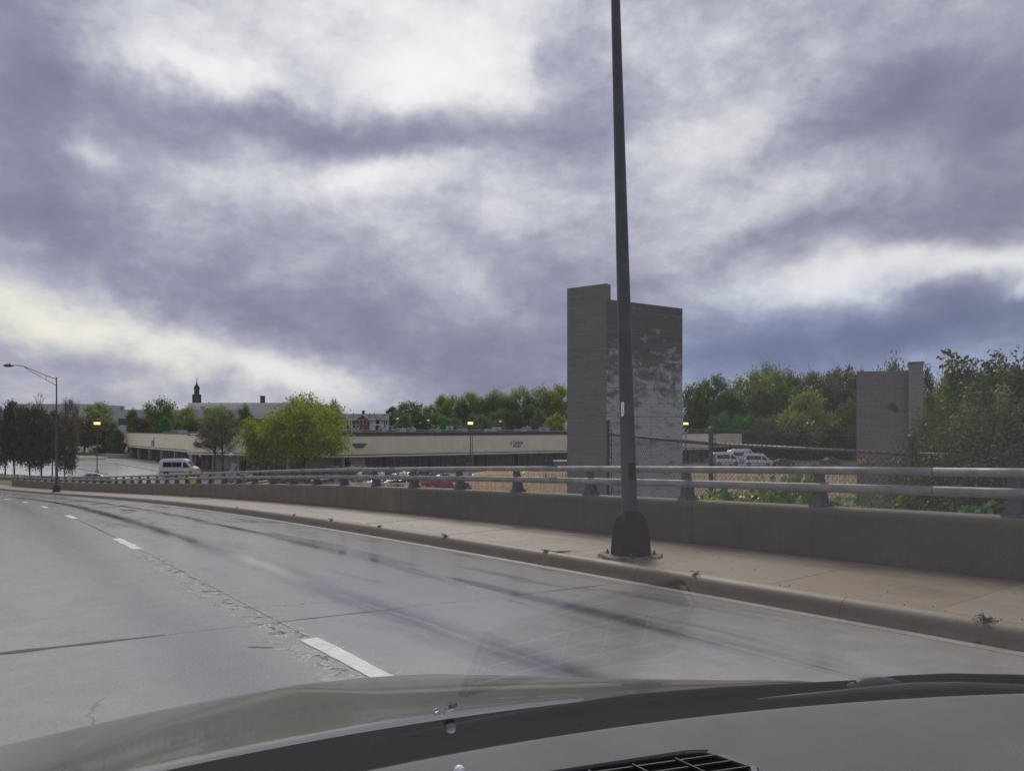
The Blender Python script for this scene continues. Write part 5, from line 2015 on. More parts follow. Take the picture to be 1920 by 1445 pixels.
def leaf_quads(rs, centres, sig, per, size, flat=0.0, droop=0.0):
    """leaf-sized diamonds scattered round cluster centres"""
    C = np.repeat(np.asarray(centres, dtype=float), per, axis=0)
    n = len(C)
    off = rs.normal(size=(n, 3)) * np.asarray(sig)
    P_ = C + off
    if droop:
        P_[:, 2] -= droop * (off[:, 0] ** 2 + off[:, 1] ** 2)
    a = rs.normal(size=(n, 3))
    a[:, 2] *= (1 - flat)
    a /= np.linalg.norm(a, axis=1)[:, None]
    b = np.cross(a, rs.normal(size=(n, 3)))
    b /= np.linalg.norm(b, axis=1)[:, None]
    s = size * rs.uniform(.6, 1.35, n)[:, None]
    a, b = a * s, b * s * .5
    return np.stack([P_ - a, P_ - b, P_ + a, P_ + b], axis=1)


def grow(kind, seed):
    rs = np.random.RandomState(seed)
    rnd = random.Random(seed)
    wood = MB()
    pr = dict(
        round=dict(tr=.17, th=1.8, cz=5.8, rx=3.8, rz=4.1, limbs=20, tw=7, per=24, sig=(.52, .52, .42), size=.20, low=.1),
        tall=dict(tr=.15, th=2.0, cz=5.9, rx=2.3, rz=4.0, limbs=14, tw=6, per=26, sig=(.42, .42, .5), size=.20, low=.1),
        fan=dict(tr=.16, th=1.4, cz=6.0, rx=3.9, rz=4.0, limbs=24, tw=7, per=13, sig=(.36, .36, .50), size=.16, low=.3),
        sparse=dict(tr=.16, th=2.6, cz=6.4, rx=3.7, rz=3.5, limbs=18, tw=6, per=10, sig=(.34, .34, .30), size=.17, low=.3),
        locust=dict(tr=.22, th=2.4, cz=6.3, rx=6.9, rz=3.5, limbs=26, tw=8, per=38, sig=(.85, .85, .20), size=.19, low=.2),
        dark=dict(tr=.20, th=2.4, cz=6.2, rx=3.6, rz=3.7, limbs=20, tw=7, per=26, sig=(.46, .46, .32), size=.20, low=.05),
        dome=dict(tr=.20, th=1.0, cz=4.0, rx=5.0, rz=5.6, limbs=24, tw=7, per=34, sig=(.60, .60, .42), size=.23, low=.0),
        bare=dict(tr=.15, th=2.4, cz=6.4, rx=3.3, rz=3.6, limbs=20, tw=10, per=14, sig=(.3, .3, .3), size=.10, low=.35),
        pole=dict(tr=.12, th=5.0, cz=8.0, rx=1.3, rz=2.0, limbs=13, tw=6, per=0, sig=(.3, .3, .3), size=.1, low=.5),
    )[kind]
    top_z = pr['cz'] + pr['rz'] * .82
    bend = Vector((rnd.uniform(-.4, .4), rnd.uniform(-.4, .4), 0))
    def spine(z):
        u = z / 10
        return Vector((bend.x * u * u * 2, bend.y * u * u * 2, z))
    tz = [0, .4, pr['th'], pr['cz'], top_z * .92]
    wood.tube([spine(z) for z in tz], [pr['tr'] * 1.35, pr['tr'], pr['tr'] * .85, pr['tr'] * .45, .03], 8)
    clusters = []
    for i in range(pr['limbs']):
        # targets spread over the crown's envelope, golden-angle order
        f = (i + .5) / pr['limbs']
        ph = i * 2.39996 + rnd.uniform(-.35, .35)
        ct = 1 - 2 * f * (1 - pr['low'] * .5)
        st = math.sqrt(max(0, 1 - ct * ct))
        k = rnd.uniform(.55, .88)
        tgt = Vector((pr['rx'] * st * math.cos(ph) * k, pr['rx'] * st * math.sin(ph) * k, pr['cz'] + pr['rz'] * ct * k)) + bend
        tgt.z = max(1.2, tgt.z)
        z0 = max(pr['th'] * .8, min(top_z * .8, tgt.z - (Vector((tgt.x, tgt.y, 0)).length) * rnd.uniform(.55, 1.05)))
        a = spine(z0)
        mid = a.lerp(tgt, .5) + Vector((rnd.uniform(-.2, .2), rnd.uniform(-.2, .2), rnd.uniform(-.1, .35)))
        r0 = pr['tr'] * rnd.uniform(.32, .5)
        wood.tube([a, mid, tgt], [r0, r0 * .65, r0 * .32], 5, cap=False)
        for j in range(pr['tw']):
            v = Vector((rnd.gauss(0, 1), rnd.gauss(0, 1), rnd.gauss(.25, .8))).normalized()
            out = (tgt - Vector((bend.x, bend.y, pr['cz']))).normalized()
            v = (v + out * .7).normalized()
            ln = rnd.uniform(.5, 1.0) * pr['rx'] * (.34 if kind not in ('fan', 'bare', 'pole') else .42)
            if kind in ('fan', 'bare', 'pole'):
                v = (v + Vector((0, 0, .9))).normalized()
            s0 = mid.lerp(tgt, rnd.uniform(.25, 1))
            e = s0 + v * ln
            m2 = s0.lerp(e, .5) + Vector((rnd.uniform(-.1, .1), rnd.uniform(-.1, .1), rnd.uniform(0, .12)))
            wood.tube([s0, m2, e], [r0 * .3, r0 * .2, .012], 3, cap=False)
            clusters += [e, m2]
            if kind in ('bare', 'pole', 'fan', 'sparse'):
                for q in range(4 if kind in ('bare', 'pole') else 2):
                    b0 = m2.lerp(e, rnd.random())
                    v2 = (v + Vector((rnd.gauss(0, .6), rnd.gauss(0, .6), rnd.gauss(.3, .4)))).normalized() * ln * rnd.uniform(.3, .6)
                    wood.tube([b0, b0 + v2], [.016, .006], 3, cap=False)
                    if kind in ('fan', 'sparse'):
                        clusters.append(b0 + v2)
    w = wood.mesh(kind + '_wood', MT['bark'], True)
    l = None
    if pr['per'] and clusters:
        keep = [tuple(c) for c in clusters if c.z > .3]
        Q = leaf_quads(rs, keep, pr['sig'], pr['per'], pr['size'], .3 if kind == 'locust' else 0, .10 if kind == 'locust' else 0)
        Q[:, :, 2] = np.maximum(Q[:, :, 2], .25)
        l = quads_mesh(kind + '_leaf', Q, LM['mid'])
    return w, l


STOCK = {}


def stock(kind, v):
    if (kind, v) not in STOCK:
        STOCK[(kind, v)] = grow(kind, 100 + 17 * v + len(kind) * 3 + ord(kind[0]))
    return STOCK[(kind, v)]


_tr = random.Random(21)


def tree(kind, v, px, top, wpx, Y, leaf, label, group, zb=0.0, cat='tree', trunk='bark', name='tree', rz=None, lean=(0, 0)):
    wm, lmesh = stock(kind, v)
    H = EYE + (HOR - top) / F * Y - zb
    halfw = dict(round=4.2, tall=3.0, fan=4.2, sparse=3.9, locust=8.0, dark=4.3, dome=6.1, bare=4.1, pole=2.0)[kind]
    sz = H / dict(round=10.3, tall=10.3, fan=11.0, sparse=10.6, locust=9.9, dark=10.2, dome=9.8, bare=11.0, pole=11.0)[kind]
    sx = (wpx / 2 / F * Y) / halfw
    if kind in ('round', 'fan', 'sparse', 'tall') and Y > 200:
        sx *= 1.28
    t = empty(name, (gx(px, Y), Y, zb), _tr.uniform(0, 6.28) if rz is None else rz, label, cat, group)
    t.rotation_euler[0], t.rotation_euler[1] = lean
    w = link('trunk', wm, t, sc=(sx, sx, sz))
    if trunk != 'bark':
        w.material_slots[0].link = 'OBJECT'
        w.material_slots[0].material = MT[trunk]
    if lmesh is not None and leaf:
        l = link('crown', lmesh, t, sc=(sx, sx, sz))
        l.material_slots[0].link = 'OBJECT'
        l.material_slots[0].material = LM[leaf]
    return t


def plant_trees():
    g1 = 'dark trees at the far left beside the driveway'
    tree('dark', 0, 10, 757, 66, 108, 'pinebk', 'blackish evergreen cut by the left edge of the frame', g1)
    tree('dark', 1, 27, 753, 62, 100, 'pinebk', 'blackish evergreen with a straight trunk, nearest the left edge', g1)
    tree('dark', 2, 56, 752, 70, 98, 'pinebk', 'tallest blackish evergreen left of the far street lamp', g1)
    tree('dark', 0, 78, 762, 62, 102, 'pinebk', 'blackish evergreen directly left of the far lamp pole', g1)
    tree('dark', 1, 98, 770, 52, 112, 'pinebk', 'blackish evergreen behind the far lamp pole', g1)
    tree('round', 2, 121, 776, 56, 101, 'bud', 'brownish forked tree just right of the far lamp pole', g1)
    g2 = 'bare trees at the far left'
    tree('pole', 0, 25, 731, 30, 150, None, 'bare thin tree rising above the evergreens, leftmost', g2, trunk='twig')
    tree('pole', 1, 76, 719, 34, 150, None, 'tallest bare thin tree just left of the far lamp pole', g2, trunk='twig')
    tree('bare', 0, 132, 735, 48, 150, 'bud', 'bare spreading tree just right of the far lamp pole', g2, trunk='twig')
    g3 = 'trees behind the left shops'
    L = [('round', 0, 182, 754, 58, 230, 'spring', 'spring-green tree with a flat top behind the lit lamp'),
         ('round', 1, 158, 778, 66, 215, 'bud', 'brown-olive budding tree left of the lit lamp'), ('dome', 0, 205, 784, 60, 222, 'olive', 'olive rounded tree right of the lit lamp'),
         ('dome', 1, 222, 806, 34, 192, 'deep', 'dark bushy tree over the concrete planter'),
         ('tall', 0, 247, 760, 24, 250, 'emerald', 'narrow emerald tree left of the church tower'), ('round', 2, 298, 748, 62, 255, 'mid', 'wide green tree before the hall, left of the church tower'),
         ('dome', 0, 268, 780, 60, 232, 'bud', 'brown budding bush behind the blue shop sign'), ('dome', 1, 309, 783, 38, 228, 'emerald', 'dark emerald rounded bush behind the left shop roof'),
         ('round', 0, 349, 762, 40, 250, 'spring', 'light green tree right below the church tower'), ('dome', 2, 364, 784, 52, 230, 'deep', 'deep green bush right below the church tower'),
         ('round', 1, 409, 754, 56, 240, 'spring', 'pale spring tree topping the dark bare tree'), ('tall', 1, 461, 756, 30, 240, 'mid', 'pointed green tree between bare tree and lime tree'),
         ('fan', 1, 558, 741, 60, 200, 'spring', 'light feathery tree top rising behind the lime-green tree, left one'), ('fan', 2, 622, 747, 60, 190, 'spring', 'light feathery tree top rising behind the lime-green tree, right one'),
         ('dome', 1, 335, 790, 50, 236, 'mid', 'low green bush behind the roof between the two dark ones'), ('dome', 0, 392, 795, 60, 232, 'olive', 'low olive bush behind the leaning bare tree'),
         ('dome', 2, 440, 790, 60, 236, 'deep', 'low deep green bush left of the lime-green tree')]
    for a in L:
        tree(*a, g3, zb=2.0 if a[4] > 200 else 0.0)
    # specimen trees before the shops
    tree('locust', 0, 568, 752, 200, 112, 'lime', 'big spreading lime-green tree before the shops', 'lime-green trees before the shops')
    tree('locust', 1, 500, 782, 120, 116, 'lime', 'smaller lime-green tree merging with the left of the big one', 'lime-green trees before the shops')
    tree('bare', 1, 418, 757, 112, 121, 'olive', 'dark nearly bare tree forking in front of the cream fascia', 'nearly bare trees before the shops', trunk='bark')
    tree('bare', 2, 402, 782, 100, 123, 'bud', 'low arching bare branches left of the forked dark tree', 'nearly bare trees before the shops', trunk='bark')
    # wood behind the long shop front, between lime tree and dark tower
    g4 = 'trees of the wood behind the shops'
    M = [('dark', 1, 735, 762, 34, 300, 'deep'), ('round', 1, 765, 749, 48, 290, 'mid'), ('bare', 2, 790, 752, 34, 310, 'bud'), ('tall', 1, 806, 757, 36, 285, 'spring'), ('tall', 0, 826, 734, 36, 300, 'spring'),
         ('fan', 0, 852, 742, 44, 295, 'spring'), ('fan', 1, 879, 733, 50, 310, 'spring'), ('sparse', 0, 896, 738, 30, 315, 'olive'), ('round', 2, 916, 744, 44, 300, 'deep'), ('fan', 2, 931, 729, 56, 300, 'spring'),
         ('round', 0, 955, 746, 40, 300, 'olive'), ('fan', 0, 976, 725, 46, 305, 'spring'), ('round', 1, 1000, 739, 44, 295, 'deep'), ('round', 2, 1028, 724, 60, 290, 'spring'), ('round', 0, 1052, 721, 56, 285, 'lime'),
         ('dome', 0, 758, 776, 60, 268, 'mid'), ('dome', 1, 789, 777, 46, 262, 'deep'), ('dome', 2, 812, 770, 56, 272, 'olive'), ('dome', 0, 842, 779, 74, 255, 'emerald'), ('dome', 1, 868, 756, 62, 278, 'deep'),
         ('dome', 2, 900, 772, 64, 262, 'mid'), ('dome', 0, 931, 766, 60, 270, 'olive'), ('dome', 1, 935, 786, 40, 250, 'mid'), ('dome', 2, 962, 766, 60, 265, 'deep'), ('dome', 0, 992, 758, 66, 272, 'deep'),
         ('dome', 1, 1012, 768, 44, 262, 'olive'), ('dome', 2, 1041, 772, 56, 245, 'lime'), ('dome', 0, 720, 784, 44, 275, 'deep')]
    order = sorted(range(len(M)), key=lambda i: M[i][2])
    desc = dict(deep='deep green', mid='mid-green', bud='brown budding', spring='pale spring-green', olive='olive', lime='lime-green', emerald='emerald')
    shp = dict(dark='dense', round='round-headed', bare='nearly bare', tall='narrow', fan='fan-shaped', sparse='thin', dome='low domed')
    for r_, i in enumerate(order):
        a = M[i]
        side = 'brick house' if r_ < 14 else 'dark tower'
        num = r_ if r_ < 14 else len(M) - 1 - r_
        tree(*a, f'{shp[a[0]]} {desc[a[6]]} tree of the wood, {ORD[num]} from the {side}', g4, zb=5.0 if a[0] != 'dome' else 2.0)
    # wood right of the dark tower
    g5 = 'trees of the wood right of the dark tower'
    Rr = [('round', 1, 1303, 713, 50, 215, 'mid'), ('round', 0, 1338, 704, 66, 210, 'mid'), ('fan', 1, 1372, 722, 50, 230, 'olive'), ('round', 2, 1404, 696, 74, 215, 'spring'), ('fan', 0, 1444, 683, 66, 225, 'spring'),
          ('fan', 2, 1481, 689, 52, 225, 'olive'), ('sparse', 1, 1519, 682, 50, 225, 'olive'), ('sparse', 2, 1553, 684, 52, 225, 'olive'), ('sparse', 0, 1586, 673, 66, 215, 'olive'), ('sparse', 1, 1614, 681, 52, 215, 'bud'),
          ('round', 1, 1430, 715, 60, 205, 'olive'), ('round', 0, 1470, 718, 66, 205, 'mid'), ('dark', 0, 1550, 720, 80, 200, 'deep'), ('dark', 2, 1592, 722, 60, 195, 'deep'),
          ('dome', 1, 1310, 748, 70, 200, 'deep'), ('dome', 0, 1348, 772, 70, 190, 'emerald'), ('dome', 2, 1398, 771, 80, 190, 'emerald'), ('dome', 1, 1375, 742, 80, 202, 'deep'),
          ('dome', 0, 1512, 731, 150, 188, 'spring'), ('dome', 1, 1590, 752, 70, 184, 'olive'), ('dome', 2, 1440, 776, 60, 186, 'olive'), ('dome', 1, 1620, 735, 80, 186, 'deep'),
          ('dome', 2, 1480, 800, 100, 183, 'deep'), ('dome', 0, 1570, 800, 100, 183, 'deep'), ('dome', 1, 1390, 806, 90, 186, 'deep'), ('dome', 2, 1320, 800, 80, 190, 'deep')]
    order = sorted(range(len(Rr)), key=lambda i: Rr[i][2])
    for r_, i in enumerate(order):
        a = Rr[i]
        side = 'dark tower' if r_ < 13 else 'grey block tower'
        num = r_ if r_ < 13 else len(Rr) - 1 - r_
        tree(*a, f'{shp[a[0]]} {desc[a[6]]} tree of the right wood, {ORD[num]} from the {side}', g5, zb=3.0 if a[0] != 'dome' else 0.0)
    g6 = 'trees beside the grey block tower'
    tree('round', 2, 1668, 675, 84, 95, 'mid', 'green tree top showing over the grey block tower', g6)
    tree('round', 0, 1738, 690, 50, 80, 'deep', 'dark tree peeping right of the pier', g6)
    tree('dome', 1, 1772, 700, 96, 46, 'spring', 'yellow-green tree filling the gap between pier and dark shrubs', g6, zb=1.5)
    tree('dome', 0, 1850, 700, 190, 40, 'deep', 'dark tree behind the near shrubs at the right', g6, zb=2)


plant_trees()


# ------------------------------------------------------------------ near shrubs and bank plants at the right
def near_shrubs():
    rs = np.random.RandomState(5)
    rnd = random.Random(5)

    def shrub_mesh(seed, n_cl, per):
        rs = np.random.RandomState(seed)
        r = random.Random(seed)
        wood = MB()
        cl = []
        for i in range(n_cl):
            ph = r.uniform(0, 6.283)
            q = r.random() ** .45
            el = math.asin(r.uniform(-.1, 1)) if i % 4 else r.uniform(.9, 1.5)
            p = Vector((1.35 * q * math.cos(ph) * math.cos(el), 1.35 * q * math.sin(ph) * math.cos(el), 1.35 + 1.45 * q * math.sin(el)))
            cl.append(p)
            if i % 3 == 0:
                b = Vector((r.uniform(-.25, .25), r.uniform(-.25, .25), 0))
                wood.tube([b, b.lerp(p, .5) + Vector((0, 0, .15)), p], [.03, .018, .005], 4, cap=False)
        Q = leaf_quads(rs, [tuple(c) for c in cl], (.17, .17, .17), per, .036)
        Q[:, :, 2] = np.maximum(Q[:, :, 2], .02)
        return wood.mesh('shrub_wood', MT['bark']), quads_mesh('shrub_leaf', Q, LM['shrub'])

    def shoot_mesh(seed, n):
        rs = np.random.RandomState(seed)
        r = random.Random(seed)
        wood = MB()
        cl = []
        for k in range(3):
            e = Vector((r.uniform(-.12, .12), r.uniform(-.12, .12), r.uniform(.55, .85)))
            wood.tube([(0, 0, 0), e * .5 + Vector((.02, 0, 0)), e], [.010, .006, .002], 4, cap=False)
            for j in range(9):
                f = j / 9
                cl.append(tuple(e * f + Vector((r.uniform(-.09, .09), r.uniform(-.09, .09), 0)) * (1.15 - f)))
        Q = leaf_quads(rs, cl, (.05, .05, .045), n, .036)
        return wood.mesh('shoot_wood', MT['bark']), quads_mesh('shoot_leaf', Q, LM['mid'])

    variants = [shrub_mesh(31, 240, 150), shrub_mesh(32, 220, 150)]
    spots = [(1838, 13.4, 706, .80, 'shrub', 'dark leafy shrub next to the grey tower pier'), (1850, 11.6, 716, .86, 'shrub', 'dark shrub in the middle of the right-hand thicket'),
             (1930, 11.0, 690, .95, 'shrub', 'tall dark shrub cut by the right edge of the frame'), (1788, 12.0, 775, .62, 'shrub', 'lower shrub where the fence rail disappears'),
             (1880, 9.9, 770, .80, 'shrub', 'front shrub of the thicket behind the right rails'), (1815, 10.6, 800, .72, 'shrub', 'low front shrub above the rails left of the last post'),
             (1990, 10.2, 740, .9, 'shrub', 'shrub just beyond the right edge of the frame')]
    for i, (px, Y, top, w, lf, lab) in enumerate(spots):
        zb = 5.6
        H = EYE + (HOR - top) / F * Y - zb
        t = empty('shrub', (gx(px, Y), Y, zb), rnd.uniform(0, 6.28), lab, 'shrub', 'dense shrubs behind the right end of the parapet')
        wm, lm_ = variants[i % 2]
        s = H / 2.95
        link('stems', wm, t, sc=(w, w, s))
        l = link('foliage', lm_, t, sc=(w, w, s))
        l.material_slots[0].link = 'OBJECT'
        l.material_slots[0].material = LM[lf]
    # upright shoots that break the thicket's outline, some with pale new leaves
    sv = [shoot_mesh(41, 26), shoot_mesh(42, 22), shoot_mesh(43, 12)]
    tips = [(1801, 654, 12.6, 1.5, 0, 'shrub', 'tall pointed shoot above the thicket, left of the two highest'), (1866, 648, 11.4, .95, 2, 'shrub', 'highest dark shoot above the thicket'),
            (1921, 664, 10.6, 1.0, 1, 'shrub', 'dark shoot at the very right edge'), (1780, 700, 12.8, .9, 1, 'mid', 'leafy shoot on the left shoulder of the thicket'), (1826, 712, 12.0, .8, 2, 'sprig', 'pale shoot between the two highest'),
            (1745, 722, 13.2, .7, 1, 'mid', 'small shoot beside the pier'), (1852, 694, 11.4, .8, 1, 'sprig', 'pale-leaved shoot under the highest one'), (1895, 684, 11.0, .8, 0, 'sprig', 'pale-leaved shoot left of the frame edge'),
            (1812, 745, 10.8, .6, 2, 'sprig', 'pale new leaves low in the thicket, left'), (1880, 712, 10.2, .55, 2, 'sprig', 'pale new leaves near the thicket top, right'), (1790, 770, 10.6, .5, 2, 'sprig', 'pale leaves on the lower left of the thicket'),
            (1768, 790, 11.2, .6, 2, 'sprig', 'pale leaves just above the fence rail end'), (1734, 815, 11.6, .6, 1, 'mid', 'green shoot left of the thicket above the rail end'), (1722, 830, 11.0, .6, 1, 'mid', 'green shoot at the fence rail end')]
    for px, top, Y, s, v, lf, lab in tips:
        z = EYE + (HOR - top) / F * Y
        t = empty('shoot', (gx(px, Y), Y, z - .8 * s), rnd.uniform(0, 6.28), lab, 'shoot', 'upright shoots of the right-hand thicket')
        w_, l_ = sv[v]
        # the shoot's stem runs down into the shrub
        st = MB().tube([(0, 0, -1.2 * s), (0, 0, .05)], .011, 5)
        st.build('stem', MT['bark'], t)
        link('twig', w_, t, sc=(s, s, s))
        l = link('foliage', l_, t, sc=(s, s, s))
        l.material_slots[0].link = 'OBJECT'
        l.material_slots[0].material = LM[lf]

    # broad-leaved seedlings on the bank
    def seedling(seed, n):
        rs = np.random.RandomState(seed)
        r = random.Random(seed)
        wood = MB()
        cl = []
        for k in range(4):
            e = Vector((r.uniform(-.35, .35), r.uniform(-.35, .35), r.uniform(.55, 1.0)))
            wood.tube([(0, 0, 0), e * .5 + Vector((0, 0, .1)), e], [.010, .007, .003], 4, cap=False)
            for j in range(n):
                cl.append(tuple(e * r.uniform(.2, 1.02) + Vector((r.uniform(-.1, .1), r.uniform(-.1, .1), 0))))
        Q = leaf_quads(rs, cl, (.06, .06, .05), 9, .050, .35)
        Q[:, 1] = (Q[:, 1] - Q.mean(axis=1)) * 1.5 + Q.mean(axis=1)
        Q[:, 3] = (Q[:, 3] - Q.mean(axis=1)) * 1.4 + Q.mean(axis=1)
        return wood.mesh('seedling_wood', MT['bark']), quads_mesh('seedling_leaf', Q, LM['emerald'])
    vs = [seedling(51, 16), seedling(52, 14), seedling(53, 11)]
    bank = [(1322, 893, 12.6), (1342, 912, 12.2), (1388, 906, 12.0), (1410, 890, 12.4), (1432, 908, 11.6), (1452, 884, 12.2), (1476, 845, 12.4), (1503, 846, 12.0), (1490, 876, 11.4), (1470, 900, 11.2),
            (1555, 921, 10.8), (1578, 914, 10.9), (1602, 920, 10.6), (1625, 926, 10.4), (1650, 922, 10.6), (1672, 915, 10.6), (1700, 905, 10.4), (1730, 886, 10.2), (1762, 905, 9.8), (1800, 910, 9.5), (1845, 915, 9.2), (1885, 912, 9.0)]
    for i, (px, top, Y) in enumerate(bank):
        zb = 5.9
        H = EYE + (HOR - top) / F * Y - zb
        lab = {6: 'slender sapling with bright leaves poking above the upper rail, left of the pair', 7: 'slender sapling with bright leaves poking above the upper rail, right of the pair'}.get(
            i, f'broad-leaved green seedling behind the right rails, {ORD[i]} along the bank from the near lamp')
        t = empty('seedling', (gx(px, Y), Y, zb), rnd.uniform(0, 6.28), lab, 'plant', 'seedlings on the bank behind the right rails')
        w_, l_ = vs[i % 3]
        wd = .62 if i in (6, 7) else 1.25
        link('stem', w_, t, sc=(wd, wd, H))
        l = link('foliage', l_, t, sc=(wd, wd, H))
        l.material_slots[0].link = 'OBJECT'
        l.material_slots[0].material = LM[['emerald', 'lime', 'spring', 'emerald'][i % 4] if i not in (6, 7) else 'spring']
    # dry grass tufts
    for i, (px, Y) in enumerate(((1555, 10.4), (1582, 10.5), (1622, 10.2), (1660, 10.2))):
        mb = MB()
        for k in range(46):
            a = rnd.uniform(0, 6.28)
            l = rnd.uniform(.1, .28)
            w = Vector((math.sin(a), -math.cos(a), 0)) * .006
            e = Vector((math.cos(a) * l * .6, math.sin(a) * l * .6, rnd.uniform(.6, 1.02)))
            mb.add([w * -1, w, e * .6 + w, e, e * .6 - w], [(0, 1, 2, 3, 4)])
        o = mb.build('dry_grass_tuft', MT['straw'])
        zb = 5.85
        o.location = (gx(px, Y), Y, zb)
        o.scale = (1, 1, EYE - (938 - HOR) / F * Y - zb)
        tag(o, f'straw-coloured dry grass tuft behind the right rails, {ORD[i]} from the left', 'grass tuft', 'dry grass tufts on the bank')


near_shrubs()


# ------------------------------------------------------------------ the car the photograph is taken from
def own_car():
    th = .640
    f = Vector((-math.sin(th), math.cos(th), 0))       # the way it points
    r = Vector((math.cos(th), math.sin(th), 0))
    E0 = Vector((0, 0, EYE))
    car = empty('car', (0, 0, EYE), label='grey car in the foreground seen over its dashboard through the windshield', cat='car')

    def C(lat, fwd, drop):
        return r * lat + f * fwd - Vector((0, 0, drop))

    def base(lat):
        return .79 - .245 * lat * lat

    def hbase(lat):
        return 1.045 - .235 * lat * lat
    lats = [-.62 + 2.07 * i / 46 for i in range(47)]

    def grid(rows, m, name, smooth=True, par=car):
        mb = MB()
        n = len(rows[0])
        mb.add([v for row in rows for v in row], [(i * n + j, i * n + j + 1, (i + 1) * n + j + 1, (i + 1) * n + j) for i in range(len(rows) - 1) for j in range(n - 1)])
        return mb.build(name, m, par, smooth)
    # dashboard: rolls gently down towards the glass and drops away towards the cabin
    rows = []
    for t_, dr in ((-.035, .50), (-.03, .405), (-.012, .386), (.01, .3815), (.05, .380), (.12, .3785), (.2, .378), (.3, .379), (.42, .382), (.50, .392), (.58, .405), (.68, .43), (.78, .48), (.86, .58), (.88, .75)):
        rows.append([C(a, base(a) - t_, dr + .03 * max(0, abs(a - .35) - .75) ** 2) for a in lats])
    grid(rows, MT['dash'], 'dashboard')
    # black frit-and-seal band between the dashboard and the cowl
    rows = [[C(a, base(a) + q, dr) for a in lats] for q, dr in ((.0, .397), (.02, .392), (.05, .402), (.075, .43))]
    grid(rows, MT['rubber'], 'windshield_seal')
    # cowl panel
    rows = []
    for k in range(9):
        u = k / 8
        rows.append([C(a, (base(a) + .055) * (1 - u) + (hbase(a) + .015) * u, .415 + .030 * u - .010 * math.sin(u * 3.1)) for a in lats])
    grid(rows, MT['cowl'], 'cowl_panel')
    # hood
    rows = []
    N = 40
    for k in range(N + 1):
        u = k / N
        row = []
        for a in lats:
            fw = hbase(a) - .01 + (2.02 - hbase(a)) * u
            edge = 1.18 - .30 * max(0, fw - .80)
            q = max(0, a - edge)
            qf = max(0, fw - 1.58)
            ql = max(0, -.42 - a)
            kk = float(np.interp(a, [-.6, -.1, .3, .6, .85, 1.05, 1.25, 1.45], [.274, .246, .217, .205, .222, .240, .29, .36]))
            dr = .437 + kk * max(0, fw - hbase(a)) ** 1.05 + 3.2 * q * q + 2.6 * qf * qf + 2 * ql * ql
            row.append(C(a, fw, dr))
        rows.append(row)
    grid(rows, MT['hood'], 'hood')
    # windshield, a single raked curved pane
    al = R(34)
    rows = []
    for k in range(25):
        u = 1.28 * k / 24
        rows.append([C(a, base(a) + .012 - u * math.cos(al), .392 - u * math.sin(al) - .03 * math.sin(min(1, u) * math.pi) * 0) for a in lats])
    g = grid(rows, MT['glass'], 'windshield')
    # wipers
    def pix(px, py, drop):
        Y = drop * F / (py - HOR)
        return Vector((gx(px, Y), Y, -drop))
    w = empty('wiper')
    w.parent = car
    arm = MB()
    pts = [pix(2000, 1274, .405), pix(1900, 1272, .405), pix(1780, 1271, .405), pix(1680, 1277, .405), pix(1600, 1285, .405)]
    arm.tube(pts, [.006, .007, .008, .009, .008], 10)
    a1 = pix(1655, 1279, .402)
    arm.build('wiper_arm', MT['rubber'], w, True)
    kn = MB().tube([pix(1690, 1283, .41), pix(1652, 1281, .403), pix(1620, 1284, .405), pix(1590, 1292, .41)], [.008, .011, .012, .008], 12)
    kn.build('wiper_knuckle', MT['plast'], w, True)
    bl = MB()
    pts = [pix(1640, 1284, .408), pix(1500, 1291, .41), pix(1350, 1298, .41), pix(1180, 1312, .41), pix(1010, 1336, .41), pix(860, 1363, .41), pix(700, 1393, .41)]
    bl.tube(pts, [.010, .0095, .009, .009, .008, .007, .004], 8)
    bl.build('wiper_blade', MT['rubber'], w, True)
    w2 = empty('wiper')
    w2.parent = car
    bl = MB().tube([pix(1960, 1292, .395), pix(1800, 1287, .40), pix(1700, 1290, .40), pix(1560, 1301, .405), pix(1420, 1312, .405)], [.007, .008, .009, .006, .003], 8)
    bl.build('wiper_arm', MT['plast'], w2, True)
    # air vent let into the dashboard top
    v = empty('air_vent')
    v.parent = car

    def D(px, py, lift=0.0):
        Y = (.3785 - lift) * F / (py - HOR)
        return Vector((gx(px, Y), Y, -.3785 + lift))
    far_l, far_r = D(1068, 1447), D(1318, 1412)
    lat0, lat1 = far_l.dot(r), far_r.dot(r)
    fw0 = far_r.dot(f)
    # outline in car axes: far edge, slanting right side, near edge behind the frame
    c_near = D(1417, 1441)
    edge = (D(1290, 1413) - far_l).normalized()
    far_ll = far_l - edge * .10
    out = [far_ll, far_l, D(1290, 1413), D(1330, 1412), D(1352, 1418), c_near, c_near - f * .020 - r * .022, far_l - f * .085 + r * .01, far_ll - f * .075 + r * .01]
    ctr = sum(out, Vector()) / len(out)
    rim_o = [p + (p - ctr).normalized() * .006 for p in out]
    fr = MB()
    n = len(out)
    vs = [p + Vector((0, 0, -.004)) for p in rim_o] + [p + Vector((0, 0, .005)) for p in out] + [p - (p - ctr).normalized() * .006 + Vector((0, 0, .003)) for p in out] + [p - (p - ctr).normalized() * .008 + Vector((0, 0, -.001)) for p in out]
    fs = []
    for k in range(3):
        fs += [(k * n + i, k * n + (i + 1) % n, (k + 1) * n + (i + 1) % n, (k + 1) * n + i) for i in range(n)]
    fr.add(vs, fs)
    fr.build('vent_frame', MT['plast'], v)
    fl = MB()
    fl.add([p - (p - ctr).normalized() * .008 + Vector((0, 0, .0012)) for p in out], [tuple(range(n))])
    fl.build('vent_floor', MT['cabin'], v)
    d0 = (far_r - far_l).normalized()
